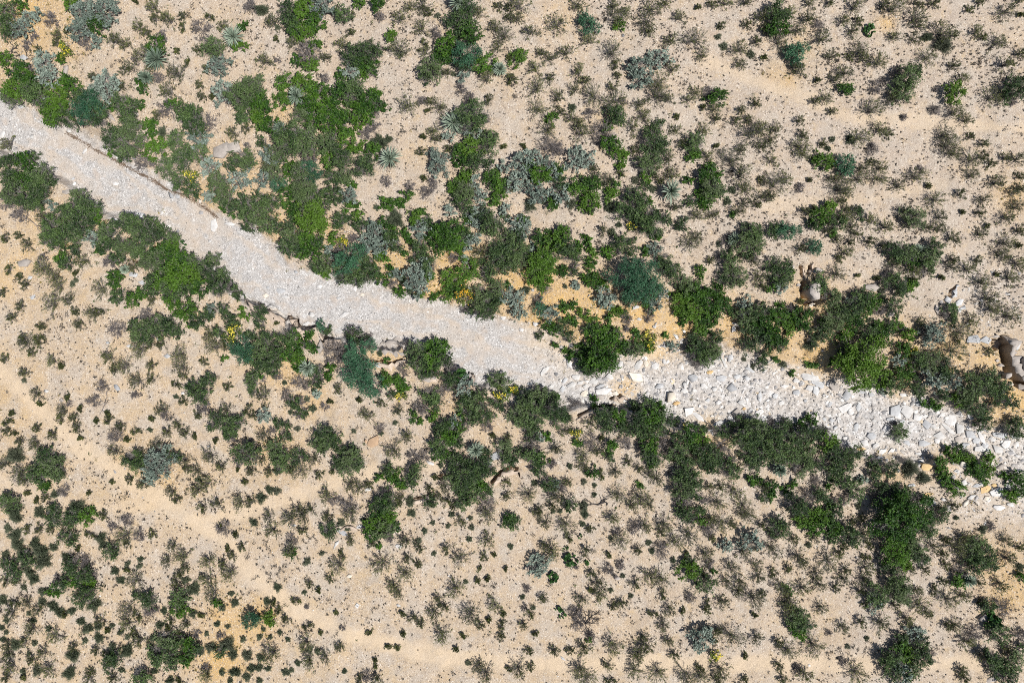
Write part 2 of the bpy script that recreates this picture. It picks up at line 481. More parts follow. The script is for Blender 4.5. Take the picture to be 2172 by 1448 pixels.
# ---------------------------------------------------------------- the plants: each maker returns parts {name: (Geo, materials)} for a crown radius R in metres
def make_olive(R):
    """Open bush of many straight stems from one root, small leaves along their outer half."""
    H = R * 1.15
    n = int(8 + 64 * R)
    t = rng.uniform(0, 2 * PI, n) + .35 * np.sin(3 * rng.uniform(0, 2 * PI))
    L = lobes(5)
    rho = R * rng.uniform(.12, 1.0, n) ** .8 * L(t)
    tip = np.stack([rho * np.cos(t), rho * np.sin(t), H * (1.02 - .55 * (rho / R) ** 2) * rng.uniform(.75, 1.1, n)], 1)
    root = rng.normal(size=(n, 3)) * R * .05
    root[:, 2] = -.03
    mid = root + (tip - root) * .5 + np.stack([np.zeros(n), np.zeros(n), R * .14 * np.ones(n)], 1)
    st = Geo()
    st.add(*tubes(root, mid, .011, .008))
    st.add(*tubes(mid, tip, .008, .004))
    # side twigs
    k = 4
    fr = rng.uniform(.35, 1, (n, k))
    base = mid[:, None] + (tip - mid)[:, None] * fr[..., None]
    d = unit(unit(tip - root)[:, None] + rng.normal(size=(n, k, 3)) * .55)
    ln = R * rng.uniform(.16, .36, (n, k, 1))
    end = base + d * ln
    end[..., 2] = np.maximum(end[..., 2], .03)
    b, e = base.reshape(-1, 3), end.reshape(-1, 3)
    st.add(*tubes(b, e, .005, .003))
    fo = Geo()
    per = 3
    q = b[:, None] + (e - b)[:, None] * rng.uniform(.3, 1.1, (len(b), per, 1))
    q = q.reshape(-1, 3) + rng.normal(size=(len(b) * per, 3)) * .016
    fo.add(*leaves(q, .060, .030, .5, np.repeat(unit(e - b), per, 0)))
    m2 = int(n * 2)
    ii = rng.integers(0, n, m2)
    q = mid[ii] + (tip - mid)[ii] * rng.uniform(.1, 1, (m2, 1)) + rng.normal(size=(m2, 3)) * .03
    fo.add(*leaves(q, .052, .028, .5))
    return {'stems': (st, ['STEM']), 'foliage': (fo, ['C'])}


def make_clumpy(R, mat, hf, leaf, dens, nclump, cr, flat=.75, twig='STEM', twigs=1.0):
    """Leafy crown of many clumps with gaps, on forking stems."""
    H = R * hf
    L = lobes(5)
    n = int(nclump * (R / .5) ** 1.6) + 4
    t, u = disc(n)
    rho = R * .86 * u * L(t)
    top = H * (1.0 - .5 * (rho / (R * 1.1)) ** 2)
    z = top * rng.uniform(.42, 1.0, n) ** .8
    c = np.stack([rho * np.cos(t), rho * np.sin(t), z], 1)
    rad = cr * (R ** .55) * rng.uniform(.6, 1.3, n)
    fo, st = Geo(), Geo()
    cnt = np.maximum(6, (dens * (rad / .15) ** 2).astype(int))
    idx = np.repeat(np.arange(n), cnt)
    d = unit(rng.normal(size=(len(idx), 3)))
    d[:, 2] = np.abs(d[:, 2]) * 1.0 - .25
    q = c[idx] + d * (rad[idx, None]) * rng.uniform(.45, 1.12, (len(idx), 1)) * np.array([1, 1, flat])
    # sprigs that break the outline
    k = int(n * 2.2)
    j = rng.integers(0, n, k)
    dd = unit(rng.normal(size=(k, 3)) + np.stack([np.cos(t[j]), np.sin(t[j]), .4 * np.ones(k)], 1) * .9)
    s0 = c[j]
    s1 = c[j] + dd * rad[j, None] * rng.uniform(1.3, 2.0, (k, 1))
    s1[:, 2] = np.maximum(s1[:, 2], .04)
    sp = (s0[:, None] + (s1 - s0)[:, None] * rng.uniform(.2, 1.05, (k, 7, 1))).reshape(-1, 3) + rng.normal(size=(k * 7, 3)) * .014
    q = np.concatenate([q, sp])
    q[:, 2] = np.maximum(q[:, 2], .03)
    fo.add(*leaves(q, leaf[0], leaf[1], .55))
    st.add(*tubes(s0, s1, .004, .003))
    nb = max(3, int(4 + 3 * R))
    bt = rng.uniform(0, 2 * PI, nb)
    bd = np.stack([np.cos(bt) * .6, np.sin(bt) * .6, rng.uniform(.6, 1.1, nb)], 1)
    fork = bd * H * .3
    rr = .012 + .022 * R
    st.add(*tubes(np.zeros((nb, 3)) + [0, 0, -.05], fork, rr, rr * .7))
    near = np.argmin(((c[:, None, :2] - fork[None, :, :2]) ** 2).sum(-1), 1)
    mid = fork[near] * .45 + c * .55 + rng.normal(size=c.shape) * R * .05
    st.add(*tubes(fork[near], mid, rr * .6, rr * .4))
    st.add(*tubes(mid, c, rr * .4, rr * .2))
    # bare grey twigs showing between the clumps
    k = int(26 * twigs * (R / .5) ** 1.5)
    tt, uu = disc(k, .1)
    e = np.stack([R * uu * np.cos(tt), R * uu * np.sin(tt), H * (1.0 - .45 * uu ** 2) * rng.uniform(.6, 1.0, k)], 1)
    s = fork[np.argmin(((e[:, None, :2] - fork[None, :, :2]) ** 2).sum(-1), 1)]
    m_ = (e + s) * .5 + rng.normal(size=e.shape) * R * .08
    tw = Geo()
    st.add(*tubes(s, m_, .008, .006))
    st.add(*tubes(m_, e, .006, .0035))
    e2 = np.repeat(m_, 2, 0) + unit(np.repeat(e - m_, 2, 0) + rng.normal(size=(2 * k, 3)) * R * .35) * R * .3
    st.add(*tubes(np.repeat(m_, 2, 0), e2, .005, .003))
    return {'stems': (st, [twig]), 'foliage': (fo, [mat])}


def make_green(R):
    return make_clumpy(R, 'G', 1.1, (.080, .054), 30, 27, .18, twigs=.5)


def make_dull(R):
    return make_clumpy(R, 'M', 1.3, (.076, .040), 27, 23, .185, twigs=2.4)


def make_tree(R):
    return make_clumpy(R, 'T', 1.2, (.062, .032), 48, 28, .18, twigs=.5)


def make_silver(R):
    return make_clumpy(R, 'S', 1.0, (.085, .060), 20, 26, .14, twigs=1.0)


def make_flowering(R, petal='PETAL2'):
    p = make_clumpy(R, 'F', 1.15, (.070, .046), 32, 17, .20, twigs=.4)
    v = np.concatenate(p['foliage'][0].v)
    v = v[v[:, 2] > np.percentile(v[:, 2], 52)]
    c0 = v[rng.integers(0, len(v))]
    w = np.exp(-((v[:, :2] - c0[:2]) ** 2).sum(1) / (.9 * R) ** 2)
    k = int(90 * (R / .5) ** 1.6)
    q = v[rng.choice(len(v), k, p=w / w.sum())] + [0, 0, .03]
    fl = Geo()
    fl.add(*leaves(q, .06, .06, .9))
    p['flowers'] = (fl, [petal])
    return p


def make_mound(R):
    """Tight ball of fine upright blades."""
    n = int(420 * (R / .3) ** 1.7) + 90
    d = unit(rng.normal(size=(n, 3)))
    d[:, 2] = np.abs(d[:, 2]) * 1.1 + .02
    d = unit(d)
    L = lobes(4)
    ln = R * rng.uniform(.55, 1.05, (n, 1)) * L(np.arctan2(d[:, 1], d[:, 0]))[:, None]
    tip = d * ln * np.array([1, 1, .95])
    base = tip * rng.uniform(.2, .55, (n, 1)) + rng.normal(size=(n, 3)) * R * .04
    side = unit(np.cross(d, rng.normal(size=(n, 3)))) * .009
    v = np.stack([base - side, base + side, tip + side * .5, tip - side * .5], 1).reshape(-1, 3)
    v[:, 2] = np.maximum(v[:, 2], .0)
    g = Geo()
    g.add(v, np.arange(n * 4).reshape(n, 4))
    q = tip[rng.integers(0, n, int(n * 1.1))] * rng.uniform(.8, 1.0, (int(n * 1.1), 1))
    g.add(*leaves(q, .040, .022, .6))
    st = Geo()
    st.add(*tubes([[0, 0, -.04]], [[0, 0, R * .45]], .02, .01))
    return {'stem': (st, ['STEM']), 'foliage': (g, ['R'])}


def make_bare(R):
    """Leafless grey twigs forking from the root, a few dry leaves left."""
    n = int(11 + 16 * R)
    t = rng.uniform(0, 2 * PI, n)
    el = rng.uniform(.25, 1.2, n)
    d = np.stack([np.cos(t) * np.cos(el), np.sin(t) * np.cos(el), np.sin(el)], 1)
    a, b, r0, r1, tips, td = branchy(np.zeros((n, 3)) + [0, 0, -.02], d, R * rng.uniform(.35, .5, n), .011, 4, 3, .5)
    st = Geo()
    st.add(*tubes(a, b, np.maximum(r0, .0065), np.maximum(r1, .0055)))
    fo = Geo()
    tip = np.concatenate(tips[2:])
    q = tip[rng.integers(0, len(tip), int(110 * (R / .4) ** 1.6) + 10)]
    fo.add(*leaves(q + rng.normal(size=q.shape) * .02, .045, .022, .4))
    return {'stems': (st, ['TWIG']), 'foliage': (fo, ['TUFT'])}


def make_yucca(R):
    """Rosette of stiff narrow blades over a skirt of dry ones and a short trunk."""
    def blades(n, e0, e1, r, w, seed):
        t = np.arange(n) * 2.39996 + rng.normal(size=n) * .1
        el = np.linspace(e0, e1, n) + rng.normal(size=n) * .06
        ln = r * rng.uniform(.82, 1.05, n)
        dirv = np.stack([np.cos(t) * np.cos(el), np.sin(t) * np.cos(el), np.sin(el)], 1)
        side = np.stack([-np.sin(t), np.cos(t), np.zeros(n)], 1)
        upv = np.cross(dirv, side) * -1
        rows = []
        for s, ww, dz in ((.04, .55, 0), (.35, 1.0, .0), (.75, .62, -.015), (1.0, .04, -.05)):
            p = dirv * (ln * s)[:, None] + np.array([0, 0, dz * R])
            rows.append((p - side * w * ww * .5 + upv * w * .12 * ww, p - upv * w * .16 * ww, p + side * w * ww * .5 + upv * w * .12 * ww))
        v = np.stack([x for row in rows for x in row], 1).reshape(-1, 3)
        o = (np.arange(n) * 12).reshape(n, 1, 1)
        f = []
        for r_ in range(3):
            for c_ in range(2):
                i = r_ * 3 + c_
                f.append([i, i + 1, i + 4, i + 3])
        return v, (o + np.array(f)).reshape(-1, 4)
    H = R * .75
    g, dry, tr = Geo(), Geo(), Geo()
    v, f = blades(105, -.05, 1.45, R, .055, 1)
    g.add(v + [0, 0, H], f)
    v, f = blades(46, -1.15, -.2, R * .8, .045, 2)
    v = v + [0, 0, H]
    v[:, 2] = np.maximum(v[:, 2], .02)
    dry.add(v, f)
    tr.add(*tubes([[0, 0, -.05], [.02, .01, -.05], [-.02, .015, -.05]], [[0, 0, H], [.02, 0, H], [-.01, .02, H]], .08, .07))
    return {'trunk': (tr, ['STEM']), 'dry_skirt': (dry, ['DRY']), 'rosette': (g, ['Y'])}


def make_pads(R):
    """Cluster of thick oval pads."""
    n = int(16 * (R / .3) ** 1.3) + 8
    g = Geo()
    t, u = disc(n)
    nu, nv = 8, 5
    a = np.linspace(0, 2 * PI, nu, endpoint=False)
    b = np.linspace(-1, 1, nv) * PI / 2 * .96
    sph = np.array([[math.cos(bb) * math.cos(aa), math.cos(bb) * math.sin(aa), math.sin(bb)] for bb in b for aa in a])
    fs = np.array([[i * nu + j, i * nu + (j + 1) % nu, (i + 1) * nu + (j + 1) % nu, (i + 1) * nu + j] for i in range(nv - 1) for j in range(nu)])
    for i in range(n):
        s = np.array([.5, .16, .72]) * R * rng.uniform(.30, .46)
        az, tilt = rng.uniform(0, 2 * PI), rng.uniform(.1, 1.0)
        v = sph * s
        v = v @ np.array([[1, 0, 0], [0, math.cos(tilt), math.sin(tilt)], [0, -math.sin(tilt), math.cos(tilt)]])
        v = v @ np.array([[math.cos(az), math.sin(az), 0], [-math.sin(az), math.cos(az), 0], [0, 0, 1]])
        rho = R * u[i] * .8
        v = v + [rho * math.cos(t[i]), rho * math.sin(t[i]), R * (.18 + .55 * (1 - u[i]) * rng.uniform(.5, 1.1)) + s[2] * .3]
        g.add(v, fs)
    st = Geo()
    st.add(*tubes([[0, 0, -.04]], [[0, 0, R * .4]], .035, .02))
    return {'stem': (st, ['STEM']), 'pads': (g, ['B'])}
# Plants read off the photograph. One block per sixteenth of the picture (row, column); each entry is
# kind letter + across, down, radius in steps of 2.5 photo pixels from that block's upper corner.
CATALOG = {
(0,0): """M5,8,8 M4,24,9 S16,24,8 G18,2,5 S30,13,6 S21,15,5 D42,16,7 S70,8,11 S88,8,12 G83,19,8 S68,26,10 D72,37,6 S81,36,5 G60,2,6 C57,26,4
C48,29,6 C47,36,4 F55,42,7 G52,50,4 C97,34,7 C107,37,6 C117,22,6 C124,28,5 C130,5,7 C131,16,5 C143,17,7 C155,13,5 C155,23,4 C178,14,4 C115,1,3 C190,21,6
D170,24,9 Y198,30,10 G206,22,4 G204,39,5 M180,40,9 C168,42,5 C150,43,3 C159,52,3 D213,5,7 Y134,48,11 G132,40,8 C121,45,8 C108,57,7 D115,51,4 C127,56,6
Y125,66,7 G119,68,4 G121,75,5 D134,65,6 C149,62,9 C142,76,9 D137,29,4 D136,34,6 S185,56,9 C175,58,4 C169,72,5 C171,82,5 C180,82,3 D140,91,8 G147,89,5 C133,97,5
G15,60,9 G4,50,6 D25,59,6 S36,53,9 S40,65,9 C33,43,4 G25,70,9 G13,76,9 M28,80,10 M8,82,8 G46,78,9 G58,72,8 S40,85,4 G48,90,10 G42,97,9 M53,98,9 M70,84,9
T73,92,13 M82,97,10 D67,104,5 S90,72,11 S80,77,7 C78,65,5 C103,72,5 S92,82,5 M105,90,10 G97,90,4 G117,89,4 M110,97,6 C104,100,4 D22,38,4 D28,31,4
M160,98,11 M165,105,9 D176,104,8 S168,117,9 G127,106,6 G129,113,4 R137,112,5 M110,107,9 G115,106,4 M95,117,9 M108,120,11 D120,120,7 M104,130,7 G93,127,4
G132,127,9 M152,125,8 M147,117,7 M155,136,9 M168,130,8 S178,140,8 M140,140,8 D122,138,9 M205,80,12 M212,75,10 S188,79,9 D196,84,7 M207,95,8 C209,108,5 C198,112,7
R200,121,3 D210,123,3 M206,135,9 S212,140,5 M197,139,6 C6,122,7 M5,136,8 G20,138,9 M27,133,5""",
(0,1): """R4,8,6 M27,8,7 G40,8,9 S55,5,10 G48,17,8 M30,20,8 G51,22,5 G32,23,7 G40,26,8 C14,18,7 R18,23,3 C17,33,3 C31,36,6 D42,44,11 G50,38,5 G34,50,5 G46,56,6 C59,48,5
C7,51,7 D18,51,3 M73,12,7 C81,14,4 G87,2,5 C80,28,4 C73,37,7 G103,4,6 D104,14,5 M82,46,9 M97,43,9 G93,53,8 S81,61,8 G90,60,5 G72,62,5 M98,60,5 D57,66,5
C122,15,7 C130,5,6 C142,4,7 R154,13,3 C147,11,4 C140,23,8 D153,28,6 G113,31,5 C120,41,9 R122,46,4 C143,37,4 Y171,4,9 M178,8,9 M176,18,9 M165,17,6 C189,10,7
G181,29,9 G162,38,9 G158,48,8 T178,45,11 M178,54,7 C144,44,6 M148,59,9 M143,66,5 C162,62,5 S175,65,5 R168,63,2.5 G195,54,8 Y207,60,7 C196,66,7 C203,23,7 C210,30,8
C205,40,6 C206,5,4 C215,6,4 C215,15,5 C215,49,3 C215,67,4 G25,69,7 G40,70,8 G50,76,8 G22,85,7 Y35,81,9 G45,88,8 G57,87,9 G65,92,8 G62,102,9 M38,98,7 G50,100,8
S43,95,4 G75,103,8 G74,113,6 G74,122,5 G70,78,9 M83,77,10 G92,88,10 G88,95,9 G100,82,6 M103,88,5 G107,91,4 D101,94,5 G3,88,10 G2,100,7 G12,106,8 Y22,110,8
M30,118,14 M42,120,11 M20,128,9 S12,133,8 S44,113,5 D45,132,8 M5,120,5 G22,137,5 C8,140,6 T43,142,7 M60,120,8 D66,114,5 G58,126,5 M67,126,6 G61,136,6 M73,135,9 G32,142,5
G87,107,4 D92,112,6 D100,106,6 R105,120,7 R112,118,4 G85,124,6 G99,128,7 Y114,136,11 M92,140,9 C128,88,9 C156,90,8 C147,86,5 D140,85,5 C145,94,2.5 D174,76,6 D182,83,6
C198,84,5 Y166,104,11 M182,98,13 S182,113,8 D195,100,5 S163,115,5 M198,120,9 G185,125,9 G175,130,8 M187,136,8 C162,127,4 S154,136,10 C140,129,4 C152,110,6 C153,118,5
C142,116,3 G170,138,4 M198,139,5 C210,125,3 S210,142,5""",
(0,2): """C6,4,9 C4,15,6 C57,3,7 C16,26,7 C38,20,9 T65,19,9 C86,4,6 C90,15,10 C97,10,6 G92,21,5 C118,6,9 C115,17,9 C116,25,6 C65,34,7 C85,43,10 C88,55,4 C142,14,6 C136,33,7
C157,32,10 C161,46,6 C131,2,6 C158,6,3 C170,4,5 C181,2,6 C199,1,6 C213,13,7 C200,20,5 C178,21,4 R175,31,3 R180,39,4 C193,41,8 R203,46,4 C194,54,6 C208,35,5 C214,24,5 C214,48,3
G5,49,7 C25,45,5 C33,49,6 C20,57,7 C46,44,7 C32,66,5 C57,61,7 C63,69,5 C54,75,6 C21,74,8 C38,82,7 C22,92,8 G34,100,5 C30,109,8 C1,67,4 C71,80,10 C86,74,5 C88,84,9
D95,85,4 M88,98,9 G91,101,4 R51,91,4 C41,95,4 C51,99,6 C57,104,5 C60,112,9 D66,96,5 D78,113,11 G83,123,8 G80,108,4 D33,122,10 D40,126,6 C10,124,3 S126,49,9 S107,55,8
S110,65,9 C136,58,6 C125,70,8 C125,80,11 C132,84,6 C109,88,6 C112,98,7 C103,107,7 C90,65,4 C157,78,6 C150,84,6 D168,77,6 G174,82,7 C172,92,6 C162,91,3 C174,101,5 C140,99,3
C140,110,6 C164,110,6 C195,93,5 C207,88,5 C200,101,5 C191,103,5 C205,113,12 C212,110,8 C195,127,6 C188,135,10 C213,123,7 C145,121,5 M156,121,8 G155,132,6 C166,132,6 C173,124,3
M124,107,6 M118,120,10 M128,124,7 M116,137,10 C104,128,5 C133,134,8 G93,133,6 G92,143,4 S54,135,9 S63,134,7 G41,143,4 C70,143,5 S8,137,9 G15,142,6 S20,135,7 S30,140,6 G165,143,5""",
(0,3): """M9,10,9 G8,22,9 C10,34,8 C19,11,7 C25,24,8 C36,15,7 C36,2,6 C52,1,5 C47,32,9 D43,20,6 C75,5,8 C64,17,6 C73,25,6 C77,17,4 B87,25,6 C108,6,10 C99,4,5 C129,3,4 C128,14,9
C129,21,6 C142,2,5 C171,8,4 C180,1,4 C204,8,8 C214,1,4 C215,13,3 C108,31,6 C125,32,6 R136,31,5 C150,27,9 R150,37,8 C158,29,5 C136,48,8 C178,27,6 C182,31,4 C196,35,8 C203,54,7
C215,45,6 C159,55,5 T25,42,9 T23,50,7 C26,60,7 C55,47,6 C70,47,4 C80,43,8 C82,50,6 C95,52,8 C66,61,8 C58,67,6 G66,76,6 C41,86,5 C49,83,6 C55,94,5 C42,68,3 D91,75,7 D97,68,4
M118,66,10 M115,78,9 C108,83,8 M126,60,5 D110,60,5 C89,93,10 C165,67,6 G159,77,8 D142,93,6 D142,75,3 C160,95,8 C170,102,6 C191,82,8 C200,80,5 M212,75,10 C213,68,7 D208,86,4
C27,102,5 C7,109,6 C3,119,6 C97,109,7 C103,113,5 D116,99,4 C79,116,9 R71,118,5 C47,121,4 R51,126,3 R55,118,3 C28,123,8 C32,130,8 C30,115,5 C4,136,6 G42,134,5 G50,137,7 T66,139,9
D90,126,6 C89,137,4 C97,142,6 C155,122,10 C152,114,8 C159,129,8 C172,116,4 C184,122,5 C175,134,8 C183,133,5 C203,134,5 C213,135,6 C190,139,4 C80,143,6 D130,143,4""",
(1,0): """M8,6,9 G20,8,9 M12,18,11 M30,8,9 M37,3,8 M33,17,9 M22,25,9 M30,28,7 D4,26,8 D15,38,7 M45,8,4 M66,22,7 M62,32,10 M70,29,6 M78,34,8 G80,38,7 M66,43,10 M72,48,7 M52,36,7 M42,42,7
C35,40,6 M45,50,9 M42,58,8 M48,62,6 M57,53,8 M63,57,7 S42,28,4 C22,63,6 C4,57,4 C16,55,4 S78,57,7 M88,52,8 M93,58,8 M85,64,6 G85,68,4 D97,63,7 M110,44,9 M118,48,8 M128,45,7
M98,46,5 M125,55,9 M115,62,9 M105,65,8 D93,77,7 M100,75,6 M122,68,8 M134,53,7 M145,60,7 G138,69,9 G150,67,8 B155,62,4 M130,77,9 G145,80,9 G155,78,9 M165,80,8 M180,77,7
G150,90,12 G162,90,9 G140,92,9 M175,88,9 G168,98,8 M155,101,8 M183,90,7 M143,102,8 G145,110,7 M135,87,6 M185,101,7 M190,94,6 D193,99,7 M200,103,6 G98,91,7 Y106,82,5 C112,82,5
M128,92,5 M130,100,6 M100,107,6 G113,110,6 G120,104,5 R109,104,3 C85,101,8 C129,110,5 G52,75,6 M57,78,6 C70,76,7 M63,68,5 C35,83,9 C45,90,9 C48,98,8 C42,113,9 C58,109,6 C64,87,3
R64,93,2.5 R61,96,3 C16,91,4 C21,97,5 C7,84,4 C2,103,4 C17,115,5 C10,125,5 C63,119,4 C78,122,8 C66,130,5 C84,119,4 C34,132,4 C20,142,6 C33,142,4 D36,73,4 D98,134,8 D125,122,7
M133,132,9 M118,139,8 M142,133,8 M114,133,6 M126,138,8 M150,138,5 S180,118,5 G156,119,8 M162,117,5 M178,121,5 M165,128,6 G164,131,4 M173,125,5 M190,117,5 M195,127,6 G207,121,5
F197,138,9 C178,139,7 M185,137,5 M213,140,5 F162,4,7 M150,8,7 M163,14,8 S178,21,6 M185,10,9 S200,8,9 M190,22,8 M195,30,6 M207,27,8 M212,38,8 G188,34,2.5 G197,37,2.5 M211,47,6""",
(1,1): """M4,25,8 S6,7,8 M3,40,8 M15,2,8 M38,3,9 T48,4,7 G28,3,5 T18,12,7 M13,28,8 G28,18,7 G27,28,5 M40,22,9 M42,12,7 M50,20,7 M45,28,8 M10,45,8 D57,35,6 G45,39,14 G34,35,7
M30,43,6 M30,55,8 M20,48,6 M27,65,8 M35,62,6 G42,58,8 G48,68,8 G38,70,5 M52,62,6 M58,78,7 G57,84,6 M50,80,6 M62,18,6 M60,26,5 M68,17,5 M70,25,4 S79,21,7 G77,30,4 G84,28,4 G86,38,5
M70,42,7 M78,41,4 M65,5,7 M75,4,7 G76,11,4 G84,11,3 G66,57,5 F74,60,5 D72,67,8 S63,68,5 M88,47,6 S97,47,6 D82,58,5 T79,75,12 M75,85,9 M88,72,7 M93,77,6 M84,88,9 M75,92,6 M95,86,9
G102,84,5 D70,75,7 D110,8,5 D130,13,5 D150,10,5 D145,18,7 G111,27,6 G107,30,3 R102,31,3 G127,21,5 G122,27,4 C143,6,3 R118,41,8 G109,44,5 G114,52,6 G117,57,3 S103,55,8 S97,62,9
S108,63,8 M115,57,7 M119,63,6 G108,72,6 S102,70,5 S93,60,5 G128,52,4 G131,57,4 M140,65,7 M137,72,6 G126,70,3 G134,38,6 G140,36,4 S138,47,7 M145,42,5 S147,50,5 S140,55,4 S165,33,5
G158,53,9 G168,52,9 G160,62,10 G152,56,7 G170,62,7 G172,67,4 M178,55,6 S185,58,6 S178,63,6 D168,74,6 Y177,75,4.5 C191,68,7 M192,77,4 S133,90,10 S142,82,9 S139,98,9 M148,80,7 G147,90,5
S120,88,6 G113,84,4 M132,102,4 G106,92,5 D115,95,6 G122,102,5 G140,105,3 G151,107,4 M125,92,4 G164,90,8 G168,100,7 G163,105,6 F177,104,9 G180,84,9 M197,86,8 M190,108,10 M200,112,9
M195,119,8 M205,100,7 S210,107,7 D177,117,5 M181,118,4 G213,97,3 M205,70,10 M213,60,8 M213,75,9 M208,82,6 G170,14,7 G178,4,6 M178,18,9 S190,20,6 M178,28,8 G169,22,4 S185,10,5 G200,7,7
G207,20,6 G202,25,5 G206,12,6 M213,14,5 S188,35,8 S185,42,7 G180,42,5 M195,40,8 M200,46,8 M207,48,5 S212,33,5 M212,39,3 M3,120,6 M4,130,5 C18,129,2.5 M25,140,8 G33,141,5 G45,140,4
M10,142,6 T55,132,5 M61,136,4 D80,136,8 M85,142,8 D95,140,4""",
(1,2): """S3,10,8 S10,3,7 S20,15,8 S22,22,7 G24,3,8 S37,4,7 M40,10,6 S40,20,9 G34,28,6 R16,29,6 R27,26,3 R51,28,5 G59,29,5 G67,25,8 R66,33,5 R83,31,5 G56,14,7 G67,10,7 M72,6,4 C93,2,5
C83,8,6 G87,13,5 G84,21,6 R78,11,3 R105,8,4 G114,5,5 R119,15,4 M113,13,4 C137,4,7 Y134,18,10 C139,30,6 C125,8,4 G149,8,4 C121,2,6 M106,22,9 G115,26,4 M112,35,8 M95,35,8 M101,38,6
M107,41,6 R91,46,3 F103,47,5 M117,47,10 G123,55,4 M121,36,5 M130,40,6 M145,46,6 C158,38,7 C171,37,5 G168,4,9 M170,14,9 G166,22,8 G163,28,5 M177,17,5 M152,26,5 R187,16,4 R183,26,4
C200,16,8 C195,3,9 C214,22,6 C198,28,6 C193,34,6 G186,37,3 C208,28,4 C213,8,4 S5,45,8 S10,50,7 G9,43,5 M4,58,8 M5,68,9 M3,78,8 M12,72,5 G26,56,7 G41,56,8 G36,62,8 S18,66,4 M45,65,8
M48,72,7 D47,50,5 D52,68,4 M55,72,5 G24,82,13 G30,74,8 G25,93,8 G42,86,5 D53,82,5 M52,86,4 D28,100,5 C78,51,6 R85,52,4 G61,57,3 G65,61,4 G56,64,4 G68,71,5 G67,79,5 G81,69,6 M93,61,7
M101,60,4 M103,69,5 G112,69,4 S121,66,6 D90,68,4 T107,91,19 G112,109,6 M121,101,7 M100,110,6 S78,106,8 S80,112,6 S126,104,6 S122,113,6 M132,83,8 M130,75,7 M140,83,4 C152,61,8
C157,57,6 M147,96,8 G160,85,5 C168,77,4 M205,52,9 M198,60,9 M208,62,8 Y188,57,6 D182,60,6 R176,62,3 D205,70,7 D178,72,6 M185,78,8 M190,90,9 M180,90,6 C205,76,6 C210,90,7 M197,72,4
C213,98,5 G70,94,7 G77,96,4 G66,90,5 S54,96,4 R45,98,2.5 G175,103,6 G160,105,10 G150,103,8 G143,108,7 G170,112,9 G180,115,7 G157,120,10 G145,118,7 G168,125,8 G160,131,7 M187,120,4
G145,128,4 G165,138,4 M157,142,6 M173,141,6 S198,114,7 M200,124,9 M210,120,8 M197,132,6 G208,130,8 M212,140,8 D193,123,4 S4,108,8 S5,118,7 R12,101,4 D22,109,5 T23,116,6 S33,121,7
G44,116,4 G51,114,4 G63,123,5 G54,127,4 G48,125,2.5 G30,130,6 M44,131,6 G38,137,5 M24,140,4 M48,141,5 G90,120,5 D98,126,5 G82,125,4 M95,122,4 D116,122,6 G118,119,2.5 G72,137,9
G82,141,9 G82,133,3 D88,139,7 G105,140,5 F115,141,6 D97,133,4 M68,133,6 G130,139,2.5""",
(1,3): """C7,11,10 C15,8,7 C3,22,5 D27,14,5 C36,8,2.5 C58,6,8 D65,2,6 C78,6,8 C62,15,10 C67,18,7 C63,25,5 C95,5,8 C112,13,6 C128,5,8 C137,13,3 C174,4,6 C195,10,7 C214,5,4 C209,19,6 C214,15,5
C144,24,8 C164,20,5 C184,24,6 C181,35,5 C204,39,7 C212,31,6 C166,35,2.5 C32,34,5 C39,32,3 G52,32,6 G45,39,8 M40,44,6 C67,41,9 M60,43,7 M78,35,5 C72,47,6 G54,53,4 C50,50,6 C70,33,5
M4,50,6 T10,50,6 T18,50,8 C88,42,7 C102,47,7 C77,53,5 C70,60,5 C60,58,5 C86,60,5 C98,63,6 C66,69,7 C60,74,4 T39,64,7 C28,66,5 M125,39,9 C117,34,5 C147,39,6 C135,48,6 C146,49,6
C120,45,6 C158,57,7 C186,47,3 C181,54,6 C214,51,5 C204,61,8 C199,71,8 C158,75,5 C157,81,6 C171,83,7 C178,76,4 C184,94,8 C207,91,7 C213,78,7 C214,63,3 C147,91,3 C194,88,2.5
M110,67,8 Y126,66,5 Y134,68,5 M141,66,7 M120,72,8 G125,76,7 M137,74,8 G113,75,4 M135,83,7 C125,84,7 C107,80,6 M103,91,7 D102,85,6 M113,97,7 G120,98,5 M116,102,5 C125,91,5 G124,96,4
C93,91,3 C60,87,8 C76,89,2.5 M6,80,7 M12,88,9 G18,87,5 D9,91,5 G3,98,5 S12,98,6 M18,78,3 M43,95,8 G45,99,5 D40,110,5 M53,108,8 D20,117,7 G11,113,3 C28,111,3 C37,120,5 G9,122,8
G18,127,7 G30,126,9 G25,121,5 G22,134,5 D32,133,4 G3,133,8 G4,141,8 G12,143,5 R97,102,4 D100,100,3 M80,107,8 S75,110,7 G82,115,8 G90,112,6 M72,117,9 G72,127,8 M63,122,8 M56,128,9
M48,137,8 G48,130,6 M78,130,5 R97,108,4 D95,118,6 M108,115,7 R86,127,3 G93,131,4 M104,132,6 G109,131,5 G120,138,6 D115,136,4 M85,141,9 G95,140,8 G66,140,6 M38,143,5 M155,120,7
M158,127,4 D150,122,4 C130,128,5 S140,138,10 D133,138,5 C190,108,9 C192,117,8 C206,123,9 C175,127,7 C165,137,9 C160,143,4""",
